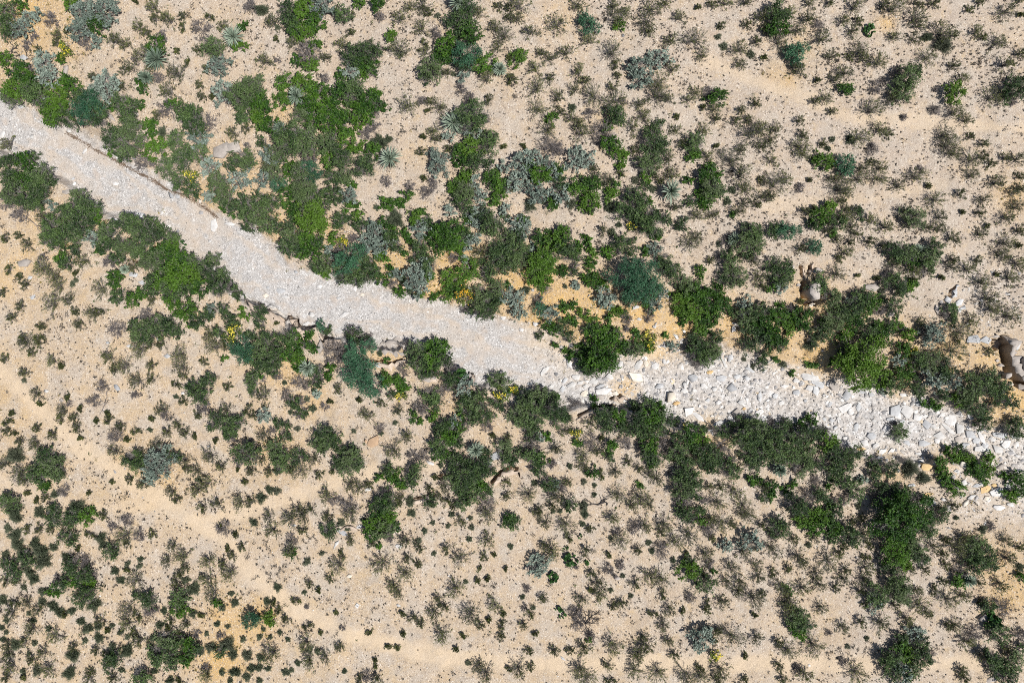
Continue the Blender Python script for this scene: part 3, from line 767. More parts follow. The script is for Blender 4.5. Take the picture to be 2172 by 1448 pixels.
(2,0): """C20,2,6 C32,1,5 C26,10,4 C3,15,4 C44,17,6 C52,21,3 C20,27,5 R20,33,2.5 C30,45,6 C34,53,3 C57,47,3 D58,52,3 C52,59,6 C51,66,4 C62,65,5 C65,73,5 C68,57,3 C68,82,3 D78,51,6 C82,68,3
C92,67,4 C92,61,3 C92,13,7 C105,20,8 C97,24,5 C118,7,9 C127,3,5 C137,2,5 C128,20,5 C116,34,8 C128,31,5 D115,45,4 D86,38,6 C152,11,8 C153,22,8 C155,29,4 C149,37,4 R149,47,2.5 C155,51,4
M165,39,7 M170,46,8 M178,33,6 D172,57,7 C136,58,6 D140,62,6 C129,65,3 C151,71,5 C141,77,5 C157,78,5 C165,80,3 C115,77,4 C102,72,5 D97,78,8 C108,83,3 R127,75,2.5 C182,5,8 C190,3,5
T205,8,11 M213,14,7 G190,14,2.5 C172,17,4 C193,39,4 M213,34,7 M215,43,4 C167,62,4 C191,58,6 M183,67,7 M197,70,8 M193,76,6 M203,67,6 D195,81,6 C183,84,3 D213,87,5 M208,95,10 D204,100,7
C214,63,4 C210,57,4 C10,61,3 C6,69,4 C6,76,4 C13,78,2.5 C31,74,4 C44,79,5 C17,85,5 C30,87,6 R12,97,8 M38,98,8 M42,105,9 G38,109,6 M48,110,7 M30,112,9 C15,112,9 C20,118,6 G38,124,5
R46,130,4 D52,127,6 C38,133,5 C31,135,3 C3,104,6 C23,128,3 M6,136,8 R10,142,8 R33,143,4 M46,143,5 R64,142,8 C97,93,6 M113,101,9 C118,95,5 D120,105,5 S133,105,13 S135,95,8 S128,116,6
M146,98,6 C133,87,6 C110,117,4 C120,121,5 C145,128,6 C150,134,4 C156,101,6 C158,108,4 C177,97,8 C166,110,6 R168,117,3 C176,120,7 C166,126,7 C188,106,5 C202,108,2.5 C213,110,5 C208,119,3
C203,137,8 C213,136,6 C184,138,6 C171,141,5 C75,128,2.5 C95,119,2.5""",
(2,1): """M5,5,8 M10,14,9 M15,20,7 M5,20,6 Y13,21,4.5 D17,29,5 M17,6,6 G33,8,8 G36,16,7 D43,3,5 G47,4,5 G24,12,4 Y43,21,8 G38,22,6 M50,26,6 D37,36,8 D53,24,5 M51,36,5 D52,31,5 G64,22,4 D62,17,5
G63,29,4 G1,29,4 D6,32,3 R24,35,2.5 D65,7,9 D72,12,7 T83,11,10 T95,4,7 T88,31,16 C70,40,5 C87,50,3 M135,8,8 G150,8,9 G158,5,7 G148,17,8 M138,17,8 M160,17,7 M152,23,7 M142,27,6 D128,3,5
D165,23,6 R105,10,3 G110,16,2.5 D125,24,6 G110,33,6 G122,33,6 G125,40,4 F124,46,5 M115,45,4 C95,64,7 C106,52,4 C121,59,5 C63,51,3 D58,55,4 D103,43,4 R118,69,2.5 D105,73,5 R106,78,2.5
R83,76,2.5 C128,80,7 M147,45,8 D158,43,8 M153,52,6 D140,56,9 G133,63,4 G150,63,5 G138,68,3 M165,33,7 B172,30,8 S177,38,8 D168,42,6 M180,48,5 M178,55,8 M187,52,8 M183,63,7 G174,61,4
M192,60,7 M190,45,6 M200,64,4 F208,46,7 M205,53,6 G214,42,3 M207,34,8 S168,69,6 M160,72,7 G165,78,9 M155,76,5 D175,73,6 M170,85,6 M155,90,8 G158,96,6 D196,71,6 C200,80,3 Y187,94,8
M196,97,6 M170,102,8 M179,111,12 M168,114,8 M190,108,9 M198,110,6 G190,121,6 M180,122,8 M185,131,8 M175,128,6 S195,104,4 M175,136,6 D195,138,8 M197,126,5 M210,92,8 M213,100,7 C214,81,4
R151,99,2.5 R157,105,3 C116,93,9 D133,97,6 D143,97,6 G104,115,4 G117,113,6 M112,108,6 G120,119,5 M133,112,8 M132,120,5 G124,123,3 C152,115,3 M80,97,8 M78,105,9 M72,103,7 M85,103,7
M75,93,6 C65,108,4 M60,80,9 M55,84,8 G62,83,5 M68,87,5 M58,91,5 C6,46,7 M31,52,6 D27,46,6 M40,60,5 R48,57,4 D37,50,5 S51,46,4 R43,49,3 R29,60,2.5 D35,62,4 S6,62,6 M21,71,6 R35,74,3
C6,79,6 D13,76,4 M25,80,5 M15,92,8 M22,100,9 M35,98,7 C49,100,6 C37,110,8 C30,109,5 C53,113,4 R18,110,4 C11,110,5 C3,100,6 R11,126,4 R17,127,4 R4,133,5 C80,121,6 C87,124,7 C95,121,4
C60,130,7 D66,134,6 D78,139,8 C46,143,6 C35,143,6 D110,128,6 M108,135,9 G105,142,8 C122,132,5 R131,136,5 C120,138,4 C147,124,4 M147,136,6 C161,123,6 C162,136,5 C168,140,4 C155,131,4
C212,120,5 C213,131,5""",
(2,2): """G58,9,7 G78,9,16 G60,16,6 M65,23,9 G92,5,6 M103,6,8 G113,5,6 F118,3,5 G45,8,3 G50,12,4 G37,2,3 S136,3,5 M158,6,9 M165,12,9 D160,16,9 D150,6,6 M172,5,8 M200,3,7 M215,10,5 M212,19,5
R197,15,2.5 R205,21,3 F3,42,5 M12,48,7 M22,45,8 M27,52,9 M15,57,9 M5,63,9 M22,62,9 M10,70,8 M18,72,6 M37,59,9 M40,66,7 D25,42,6 G37,47,3 G69,50,4 D53,53,6 C48,65,5 M78,55,5 M77,63,7
M84,62,6 G91,63,6 M82,72,7 C67,70,7 M95,75,6 G92,70,4 M105,57,6 M115,58,8 G123,57,7 M105,66,8 G118,66,9 M128,68,8 M110,75,8 M120,76,8 D128,80,6 M137,68,5 G118,88,8 M115,94,7 M122,100,7
D127,90,7 D110,88,6 G119,103,5 D104,52,3 F148,73,5 G153,80,8 G160,85,7 G155,89,6 M160,75,5 M165,95,9 M172,98,8 M160,101,7 M170,106,7 D178,88,7 M140,81,6 M142,95,9 C137,99,5 D185,98,7
M178,77,6 M192,70,7 D195,66,6 M205,73,9 M213,79,9 M198,82,9 M208,88,9 M203,96,8 M215,95,8 M207,103,7 D188,76,5 M18,80,6 D18,86,9 S24,81,4 G30,80,4 C45,76,6 F55,78,6 G56,85,4 D68,85,8
C73,93,6 G83,90,6 M83,98,4 D95,86,7 C76,82,3 C38,91,7 M16,98,8 G25,100,6 M23,108,6 D34,104,5 C61,98,8 C62,106,6 G68,111,5 R49,106,3 M2,98,5 C99,102,5 C108,108,5 C117,111,6 C123,117,6
C88,110,6 G109,122,3 C76,113,4 M147,105,8 M150,115,9 M142,115,7 M145,125,9 M155,122,6 D148,133,9 D140,133,5 M155,130,5 M143,143,5 M160,143,5 G142,136,2.5 D162,134,5 M185,110,8 C192,108,5
C168,124,6 C177,122,5 G208,118,5 G202,119,4 C190,128,7 C214,124,6 M214,133,4 C176,137,8 C197,140,8 C14,130,8 M32,121,7 S37,122,5 D42,125,6 C38,133,9 C47,119,5 M49,138,6 R19,120,3
C35,140,5 R61,119,3 R70,122,2.5 R70,130,2.5 R61,140,5 R35,144,2.5 R41,144,2.5 C91,130,8 C110,134,9 C117,139,6 C102,140,5 C23,143,5""",
(2,3): """M12,3,6 R37,3,6 R13,19,4 G7,15,2.5 G35,20,3 G40,19,3 G54,17,2.5 G20,27,2.5 G80,16,20 M65,8,7 G97,30,9 M106,36,8 S97,41,4 S112,15,6 G115,6,6 F122,8,5 G115,25,7 G121,29,4
M130,15,8 M140,18,9 D135,23,8 M152,22,9 S140,31,9 S158,35,8 M127,37,7 M130,42,5 M148,45,6 G163,50,7 M170,44,8 M175,55,9 M180,37,10 M190,30,8 M195,40,9 M198,49,7 M185,62,6 M183,70,7
M205,38,4 M208,52,5 D187,55,5 M210,73,9 C160,8,9 C188,8,4 M112,77,7 D107,70,4 G138,53,5 G144,54,4 G28,70,5 G37,66,5 D2,68,5 D15,68,4 M8,80,9 M15,73,7 M20,86,9 M5,92,10 M18,98,9
M30,80,7 M33,92,8 M42,78,7 G52,85,8 M30,105,9 M42,104,7 M58,95,8 M65,101,8 M72,95,7 M55,108,7 D48,75,5 M63,117,8 D42,118,6 G53,122,4 G22,121,4 M70,107,4 G14,125,4 Y10,110,7 G3,124,6
G3,132,4 S82,118,4 M75,127,8 D65,133,6 M90,102,5 M91,111,6 M104,108,7 R122,108,8 R133,116,6 G148,103,6 G152,93,4 G160,98,6 M163,91,4 G172,103,7 G178,109,7 D170,97,5 G188,98,5 G190,108,6
G183,115,5 G147,111,5 G152,116,5 G200,114,4 G160,125,7 G212,115,6 G213,125,7 G204,131,6 M25,138,9 D33,132,8 M45,130,7 G52,140,4 M58,138,6 R77,140,3 M95,125,6 D92,133,6 M110,130,9
M118,133,8 D128,135,7 C158,139,5 C147,142,6""",
(3,0): """R12,4,6 R33,1,5 M44,3,7 M62,4,7 G72,5,7 C58,9,6 C88,3,4 R6,14,4 R12,20,6 R14,28,6 R18,36,6 M22,38,6 R20,44,4 R24,51,5 M28,44,4 R29,26,5 R33,33,7 R36,42,7 R45,30,4 C23,15,4 C33,14,5
C43,14,5 M56,22,7 C76,19,4 C66,31,3 R85,22,5 R87,28,4 M94,33,7 C105,20,8 D117,19,6 C108,27,4 D107,6,6 D95,12,4 C129,19,4 R56,39,5 D65,41,8 D73,43,6 M60,47,7 D48,58,6 M52,61,6 G44,67,4
G60,58,6 M70,55,7 G75,62,6 G79,60,4 M72,72,9 D78,52,5 R80,79,6 G48,70,3 M6,45,6 M12,52,6 C4,58,5 R4,36,4 C14,58,5 R28,57,5 R20,64,3 R36,68,5 R35,76,4 C21,77,6 C12,77,4 R1,75,5 R44,80,5
R50,85,5 R60,84,4 C32,83,6 C8,86,6 R24,86,2.5 C55,87,3 R5,92,3 R1,98,3 R28,92,3 C25,99,8 R41,99,3 C45,105,7 R5,102,2.5 R2,108,3 R12,113,5 C5,113,5 C20,111,5 R29,111,3 R68,93,4 R74,99,5
R83,97,4 C85,92,6 C91,101,3 R83,107,5 R72,109,3 R24,120,2.5 C27,126,5 C36,120,6 R61,122,6 C62,114,5 C6,122,5 C8,131,7 C5,140,5 R19,135,3 R31,135,5 C40,134,7 C20,140,3 R58,137,6 C76,135,4
C75,142,6 C81,117,5 R119,40,3 R108,44,3 R118,46,3 R97,50,4 R102,58,4 C108,49,3 C114,59,8 M116,70,4 M125,75,7 D127,83,7 C107,84,8 C116,88,4 C107,95,7 R102,102,3 R108,106,3 C114,102,4
R95,114,4 C118,109,7 R107,118,6 R95,96,2.5 C146,30,6 C155,39,7 C141,42,6 C157,48,5 C151,53,4 C149,60,5 D190,14,7 C187,12,2.5 C199,19,3 C205,29,4 C197,37,5 C193,31,3 C176,42,7 C189,44,5
C195,52,8 R157,58,4 R164,65,6 M152,72,8 G152,82,7 R139,84,3.5 C144,92,5 C142,98,3 R163,86,4 C171,87,3 C157,95,6 R135,96,4 C176,57,7 C180,70,8 G184,77,4 R188,81,4 R199,77,4 R196,69,3
R184,95,3 R193,97,2.5 D187,104,4 D166,104,4 R175,103,2.5 R130,107,4 M140,107,8 R128,115,4 M132,121,8 M143,119,8 M145,128,6 M155,110,6 G160,113,6 M165,117,6 G158,124,6 R170,118,4 R178,115,5
C150,104,4 R192,113,7 M187,118,5 R197,121,5 R209,122,5 R213,133,4 M92,128,7 M97,123,6 C90,122,4 R103,134,3 M119,140,8 C95,141,5 R131,135,3 R188,136,3 R199,136,5 R209,140,4 R195,143,3
C174,139,7 R144,143,4 C152,143,3 T213,92,8 R206,108,3 R215,9,4 D175,131,4""",
(3,1): """C10,4,6 C29,6,8 C40,4,6 C40,15,5 C60,3,5 C14,16,7 D30,23,6 C29,32,8 G30,34,4 M62,16,7 R72,9,4 R78,14,3 R91,7,3 C80,1,8 C80,24,5 R56,35,2.5 R43,42,4 C70,45,8 C73,36,4 C62,56,4 C45,61,5
R41,68,2.5 C53,66,3 R18,64,4 R9,76,4 C34,75,4 C15,76,3 C19,82,5 G10,89,6 R0,90,4 C26,91,4 D43,80,3 C44,97,4 R6,99,2.5 R20,102,2.5 R3,106,3 R12,106,2.5 C68,85,2.5 R27,108,2.5 C55,102,2.5
C42,111,7 R45,117,4 R52,118,3 C71,115,5 C44,127,7 C58,123,6 R35,128,3 C13,121,9 R4,124,4 R2,132,4 R10,133,3 R25,136,4 R30,134,2.5 R3,143,3 R75,135,2.5 C101,125,2.5 C102,131,2.5
C112,114,3 C120,115,3 C96,102,3 C125,103,3 D73,98,3 G110,4,8 G101,10,8 G98,18,7 M108,15,8 G117,12,5 D112,21,5 C98,27,4 G105,29,2.5 C127,25,7 R138,24,3 C139,30,5 C107,44,9 C129,39,5
C137,44,4 C126,52,8 R143,16,3 R132,1,4 C116,63,7 C121,69,6 C162,31,6 C174,40,8 R151,35,2.5 R150,9,2.5 R166,2,3 R163,12,2.5 C174,8,6 R183,13,3 R181,23,3 R182,5,2.5 C197,3,8 C196,25,7
C194,38,4 G215,8,6 R216,29,3 C202,36,2.5 C169,66,9 C155,74,6 C160,80,5 C151,86,7 C182,87,9 C190,96,4 C203,80,7 C210,86,3 C198,92,3 C209,96,4 C124,86,3 C134,90,6 C140,95,4 C158,105,9
C170,116,3 C188,58,3 C197,57,3 R178,59,2.5 C208,106,4 C176,105,3 D95,139,6 C103,142,6 C88,142,4 R180,128,3 C189,130,6 C195,138,8 C215,133,3 C190,47,2.5 C212,48,2.5""",
(3,2): """M2,9,6 C22,2,6 C29,9,6 C46,11,8 R62,2,4 R60,10,3 C67,14,4 B57,20,3 C48,22,4 B46,30,3 B50,41,7 B64,43,3.5 D55,47,3 S23,45,10 C34,34,9 C28,29,5 B35,55,6 C64,33,6 C86,6,7 D88,16,4
C93,25,8 C82,36,3 R84,22,2.5 D103,13,7 C114,12,7 C130,10,8 C127,17,5 C107,32,5 R116,26,3 R119,33,3 D127,33,8 C140,26,8 C152,20,9 C148,35,3 R137,41,3 C170,6,7 D168,15,8 C180,10,8 C188,10,5
C200,3,8 M148,3,7 G160,5,5 D155,6,6 C214,12,5 S182,28,6 S203,25,9 C197,34,7 C209,30,4 C169,22,4 D81,49,6 R94,54,2.5 D87,54,3 C67,53,5 D92,44,5 C105,61,6 C117,54,7 C128,58,8 C74,61,6
C75,71,7 C60,74,6 C67,66,3 R84,66,2.5 R101,71,2.5 C93,77,5 C86,80,4 C128,70,4 G149,50,8 M150,42,5 C165,36,7 D168,45,6 G171,50,3 M165,60,8 C163,53,5 C187,49,8 C183,60,6 C194,60,6
C193,68,5 C206,74,10 C212,70,4 C207,45,6 C210,55,6 D152,72,6 C166,77,4 C165,83,4 C179,77,6 C134,82,6 C120,86,4 C145,84,3 C206,87,3 C129,96,6 B40,82,4 B43,87,4 D54,86,7 D55,95,6 D67,104,4
G66,108,2.5 C61,116,7 C50,117,4 C27,73,5 D13,65,4 R9,72,2.5 D10,80,3 C15,86,5 C10,96,5 R18,81,2.5 C14,118,4 C36,118,5 C20,103,3 C86,114,9 C108,119,7 C115,115,7 C112,106,5 C107,124,6
C133,110,5 C138,121,5 S161,107,11 C171,107,6 F172,121,5 C175,100,5 C188,107,10 C208,107,6 C198,122,3 C5,134,8 C16,132,4 C58,135,9 C64,142,8 C82,130,5 C84,143,4 C105,136,8 C125,137,8
C148,139,8 C160,141,8 C160,132,4 C178,135,8 C176,142,6 C197,143,4""",
(3,3): """M8,10,7 M12,16,7 D5,20,5 G30,4,8 G45,4,8 G40,12,8 M55,5,7 G55,13,8 M70,19,8 M55,22,5 M73,26,5 C80,4,4 C72,7,4 C65,28,4 C40,22,6 C22,23,5 R35,28,3 C83,20,8 C87,28,4 G114,5,21
M135,13,9 G118,21,8 G108,33,13 M125,30,9 M128,38,8 G115,45,6 M102,47,6 D110,48,6 C120,48,6 C134,49,5 M147,3,7 C5,32,8 C27,38,8 C31,44,5 C53,42,9 C61,35,5 C17,47,4 C4,51,4 C42,52,6
C45,62,6 C67,49,5 C65,57,6 C84,48,7 C83,57,6 C84,38,4 C13,63,8 G17,66,4 C30,65,7 C58,64,4 C78,68,5 M112,60,9 M114,70,9 C108,79,5 M93,72,9 S92,78,7 C84,78,4 C127,67,5 C141,66,4
C132,80,9 C137,86,5 C142,30,6 C150,37,4 C160,30,9 C167,22,7 M178,30,9 M185,38,9 M178,45,8 M172,38,7 M190,45,6 D165,50,8 G163,59,6 Y171,58,6 C180,59,5 C150,59,4 C152,45,4 C200,62,7
C205,40,7 C203,24,6 R215,47,4 G215,55,4 C152,23,4 C214,30,4 D190,13,5 R183,15,4 R160,5,2.5 C154,75,8 C167,72,7 C183,76,4 M187,79,6 B189,85,5 D201,82,8 B192,95,8 M197,104,8 D175,104,8
C170,111,7 C160,97,6 C153,97,5 C203,116,5 M190,125,8 M195,133,7 C182,122,6 M210,128,8 M205,141,8 D215,105,6 M215,116,5 C165,134,5 C168,141,5 C18,79,9 C17,72,5 M25,90,9 G22,95,6
M31,95,8 G27,103,6 C45,81,6 C40,115,10 C18,118,8 C9,111,5 C64,98,6 C80,94,5 C98,95,8 C119,91,7 D51,102,3 C10,130,5 D27,133,5 C33,138,7 C13,141,5 C77,138,9 D63,126,4 R84,107,2.5
R68,114,2.5 S125,103,8 M130,111,7 M112,108,6 G114,118,8 G121,122,7 M107,125,9 M130,122,8 D138,122,7 S113,138,9 M105,133,8 M122,135,8""",
}
# Larger loose stones, the same blocks: colour letter + across, down, half length, half width, turn in degrees.
STONES = {
(2,2): """W49,20,5,2.5,-60 W28,25,5,2,50 W55,30,4,2,10 W69,34,4.5,3,15 W51,37,4,2.5,20 W83,30,3.5,2.5,-20 K106,30,6,4.2,-30 W78,42,6,3,10 K62,44,3,2,20 U43,41,2,3,10 W92,19,3,2,40
W107,20,4,2.5,60 K114,19,2,3.5,0 W122,21,3,2.5,0 U153,31,4,3,20 W147,37,2,3,0 W146,42,3,2,-20 U178,31,4,2.5,10 U186,39,4,4,0 U210,47,2,4,0 W172,40,2.5,2,0 K135,47,4.5,3,60 W97,49,3,2,30
U202,24,5,1.5,-30 U185,14,4,2.5,50 W180,18,6,1.2,-60 O168,26,3,1.5,10 P191,61,4,3.5,0 W202,59,3,2,20 W210,60,4,2,10 W150,59,4,3.5,50 W158,64,5,2,-40 U125,38,3,2,0 P75,47,5,2,10 W129,17,1.5,2,0
O140,52,3,1.5,20 W88,22,2,1.5,0 W136,33,2,1.5,30 W163,38,3,1.5,-30 U200,31,3,2,0 W58,35,2.5,1.3,20 U75,38,3.5,1.5,20 W33,38,2,1.4,0 W20,42,2,1.4,30 U191,30,3,2,20 W115,44,2,1.5,0 W175,52,2.5,1.6,20
W195,52,3,1.7,0 U166,50,2.2,1.5,0 W186,66,4,1.7,-30 W213,66,4,2,0 O197,57,1.5,1.2,0 W176,69,4,1.8,20 U45,33,3,1.4,40 W63,38,2.5,1.5,0 U15,36,2,1.2,0 W6,44,2.5,1.5,10 K88,44,3,2,-20""",
(2,3): """U43,36,6,2.5,-30 P56,37,5,3,-50 W36,39,4,2.5,20 U41,42,3,4,0 U67,46,4,3.5,0 U53,53,2,2.5,0 W66,56,6,3,30 W70,60,2,3,20 U77,56,2.5,3,0 U108,59,5,5,0 W118,60,6,4.5,-60 W127,64,4.5,3.5,20
U104,66,4,2,0 W155,67,5,4,0 U135,70,4,3.5,0 W140,72,3,2,-30 W153,74,6,1.5,-40 W163,74,4,4,40 W100,75,4,3,40 U88,80,4,2.5,10 W82,86,4,3,-20 U75,72,2,4,0 W172,64,3,1.5,-40 W145,80,5,3,0
U132,86,5,2.5,0 W144,84,3,2,0 U172,79,5,3,-30 W181,81,5,2,-60 U177,84,3,2,0 W195,91,6,3,-45 W202,87,4,3,30 U184,88,3,2.5,0 U166,88,4,2,10 W180,91,6,2,0 U196,79,6,2,-10 U210,81,5,2,-20
O79,91,4,1.5,0 W97,93,3,2,50 U95,99,4,2,0 K158,98,2,2,0 K166,105,3,2.5,40 P198,106,4,2,10 W130,102,3,2,30 O134,107,4,3,0 W205,122,4,3,-20 O185,125,4,3,20 O192,122,2,1.5,0 U178,122,4,1.5,20
W195,128,6,3,10 W167,120,2,2.5,0 O136,130,4,1.5,10 W140,137,3,2,20 W196,141,5,2,0 K168,137,3,2,60 U122,122,3,1.2,0 W24,33,3,2,0 W29,35,2,1.5,0 U24,43,3,2,0 W34,30,8,2.5,-15 W49,46,2.5,1.6,0
U6,46,3,2,20 W52,36,2.5,1.7,30 U80,43,3,1.6,0 U88,45,2.5,1.8,0 W60,65,1.6,1.2,0 U48,66,2,1.6,0 U54,67,2,1.6,0 W94,39,3,1.3,0 W170,73,3,1.5,-30 P162,83,3,2.5,0 W190,83,3,2,0 U187,92,3,2,-50
W207,92,3,1.2,-40 W212,97,2,1.2,0 P190,84,2,1.4,0 W115,45,3,1.5,0 U128,52,3,2.4,40 W133,63,3,1.4,0 U114,68,2.5,1.6,0 W122,70,2,1.4,0 W148,62,3,1.6,30 U57,73,1.8,1.4,0 W92,88,3,1.6,20 W110,83,2.5,1.4,0
U118,86,3,1.7,-20 W66,82,2.4,1.4,0 W105,92,2.6,1.5,20 W128,95,2.6,1.4,0 U160,120,3,1.4,0 W173,132,3,1.6,20 W206,138,3,1.8,0 O176,113,2,1.3,0 W149,134,2.4,1.5,0 U212,110,2.4,1.6,0 W212,131,3,1.6,0
P192,5,8,3,80 P199,12,3,2,20 U203,4,3,1.8,60 P198,20,2.4,1.6,0 P201,29,3,2,40 K206,36,2.4,1.6,0 P195,16,1.6,1.2,0 U207,14,2.4,1.4,80 P203,24,2,1.2,20 K214,14,2.4,1.8,0 P211,26,13,3,-62 P216,40,5,3,-40 W14,38,3,1.6,0 U32,50,2,1.4,0 W12,52,2.5,1.4,20 W45,58,2,1.4,0 W90,67,2,1.3,0 W160,110,2,1.4,0 K186,133,2.4,1.6,20""",
(1,1): """W54,98,2,1.6,0 U21,102,3,2,0 K8,106,2.5,2,0 W25,107,4,1.2,-10 W47,122,2,2,0 W75,122,4,2,10 W210,125,2,2,0 U34,86,1.5,1,-40 W35,128,3,1.8,20 W43,130,3,1.6,10 K90,105,1.6,1.2,0 W84,100,1.6,2.4,0
U70,108,1.6,1,20 U10,99,1.2,1,0 P120,143,4,2,0""",
(1,0): """W98,11,2,1.5,0 U117,38,6,2,0 W138,35,4,1.3,60 W182,46,5,3,70 W95,41,4,1,-10 U145,21,3.5,2,-50 U151,22,2,1.5,40 W195,45,5,1.2,-5 U62,7,1.8,1.4,0 P21,78,5,3,20 U113,88,4,2,-10 U120,95,3,2,0
W178,60,1.4,1.2,0 U28,107,2.4,1.4,40 U25,91,2,1.3,30 P56,18,3,2,0""",
(0,0): """P188,128,7,4.5,30 P198,125,6,4.5,-20 P56,60,5,2,80 W2,114,3,2,60 W27,116,2,1.5,50 W72,128,3,1.2,60 W58,111,2,1.2,0 P93,98,6,1.6,-50 U18,90,3,2,0 P114,98,3,2,20 U20,49,3,2,0""",
(1,2): """W139,140,3.4,1.3,-45 W105,116,3,1.5,10 W188,134,3.5,2,60 W20,130,2.4,2,0 W8,135,2,1.6,0 W108,126,2,1.2,0 W121,132,2,1.2,0 K190,130,3,1.2,-30 W146,136,2,1.2,-30""",
(1,3): """P36,103,6,5,80 P28,104,2,1.4,70 P30,113,2.4,1.4,10 K37,114,2.6,1.4,20 P26,97,1.8,1.2,0 P42,85,5,3,10 P89,99,6,3.5,0 U156,103,4,5,20 U153,110,3,3,0 U162,112,4,2.5,40 U175,143,6,3,0 U185,144,5,3,10 P104,122,4,2,20 P20,82,3,2,30 P144,118,2,4,10 P196,143,5,4,30""",
(2,1): """N100,85,5,3.5,30 N93,84,1.5,2,0 U103,20,3,2,0 P147,32,5,2,10 P183,32,2.5,5,10 U203,97,5,3,20 P133,4,3,2,0 P55,5,3,5,0 W96,125,3,1.4,20 W148,103,3,1.2,-20""",
(3,1): """W86,79,2,2,0 U73,17,4,2,-30 W88,12,3,1.4,20 W68,27,4,1.4,60 U120,13,2,2,0 K79,54,2,1.5,0 W32,11,2,1.2,0 W121,79,2,1.2,-40 W121,29,2.5,1.5,0""",
(3,3): """P183,89,6,3.5,0 P92,46,3,2,0 P190,142,4,2,20""",
(3,2): """U43,124,2.4,1,-45 P89,56,3,1.4,0""",
(2,0): """U99,39,2.6,1.6,-50 P52,50,1.6,1.6,0 W39,42,1.6,1.2,0 W155,44,1.4,1.2,0 U142,12,2.4,1.8,0 U91,1,1.6,1,0 W110,4,2.4,1.4,0""",
}


# ---------------------------------------------------------------- objects and their descriptions
def tag(o, label=None, cat=None, group=None, kind=None):
    for k, v in (('label', label), ('category', cat), ('group', group), ('kind', kind)):
        if v:
            o[k] = v
    return o


def obj(name, me, loc=(0, 0, 0), parent=None):
    o = bpy.data.objects.new(name, me)
    o.location = loc
    if parent is not None:
        o.parent = parent
    COL.objects.link(o)
    return o


KIND = {  # letter: (object name, category, look, maker, height share, group)
    'C': ('olive_bush', 'bush', 'airy olive bush', make_olive, .75, 'airy olive bushes on the sand'),
    'G': ('leafy_shrub', 'shrub', 'bright green leafy shrub', make_green, .7, 'bright green leafy shrubs'),
    'M': ('thorn_shrub', 'shrub', 'dull green thorny shrub', make_dull, .85, 'dull green thorny shrubs'),
    'T': ('blue_green_shrub', 'shrub', 'blue-green fine-leaved shrub', make_tree, .8, 'blue-green fine-leaved shrubs'),
    'S': ('silver_bush', 'bush', 'silvery grey bush', make_silver, .7, 'silvery grey bushes'),
    'R': ('mound_shrub', 'shrub', 'round grey-green mound', make_mound, .5, 'round grey-green mound shrubs'),
    'D': ('bare_shrub', 'shrub', 'grey twiggy shrub', make_bare, .55, 'leafless grey twiggy shrubs'),
    'Y': ('yucca', 'yucca', 'spiky yucca', make_yucca, .8, 'spiky pale yuccas'),
    'F': ('flowering_shrub', 'shrub', 'flowering shrub', make_flowering, .7, 'yellow and orange flowering shrubs'),
    'B': ('glossy_shrub', 'plant', 'glossy dark green plant', make_pads, .5, 'glossy dark green plants'),
}
CLASSES = [.16, .24, .33, .43, .55, .72, 1.0, 1.3]
NVAR = {'C': 10, 'M': 8, 'G': 8, 'D': 6}

plants = []          # dict(k, px, py, r)
for (row, col), txt in CATALOG.items():
    for tok in txt.split():
        a, b, r = (float(q) for q in tok[1:].split(','))
        plants.append(dict(k=tok[0], px=col * 543 + a * 2.5, py=row * 362 + b * 2.5, r=r))
for p in plants:
    p['R'] = p['r'] * 2.5 / PXM * 1.04
    p['R'] *= {'C': 1.0, 'D': 1.05, 'M': 1.12, 'G': 1.08, 'S': 1.08, 'T': 1.08, 'Y': 1.02}.get(p['k'], 1.0)
    p['h'] = p['R'] * KIND[p['k']][4]

px_ = np.array([p['px'] for p in plants])
py_ = np.array([p['py'] for p in plants])
hh_ = np.array([p['h'] for p in plants])
gx, gy, gz = on_ground(px_, py_, hh_)
for p, x, y in zip(plants, gx, gy):
    p['x'], p['y'] = float(x), float(y)
for p, z in zip(plants, ground(gx, gy)):
    p['z'] = float(z)

stones = []
for (row, col), txt in STONES.items():
    for tok in txt.split():
        a, b, l, w, ang = (float(q) for q in tok[1:].split(','))
        stones.append(dict(k=tok[0], px=col * 543 + a * 2.5, py=row * 362 + b * 2.5, l=l * 2.5 / PXM, w=w * 2.5 / PXM, ang=ang, r=max(l, w)))
sx_, sy_, sz_ = on_ground(np.array([s['px'] for s in stones]), np.array([s['py'] for s in stones]), .05)
for s, x, y, z in zip(stones, sx_, sy_, ground(sx_, sy_)):
    s['x'], s['y'], s['z'] = float(x), float(y), float(z)

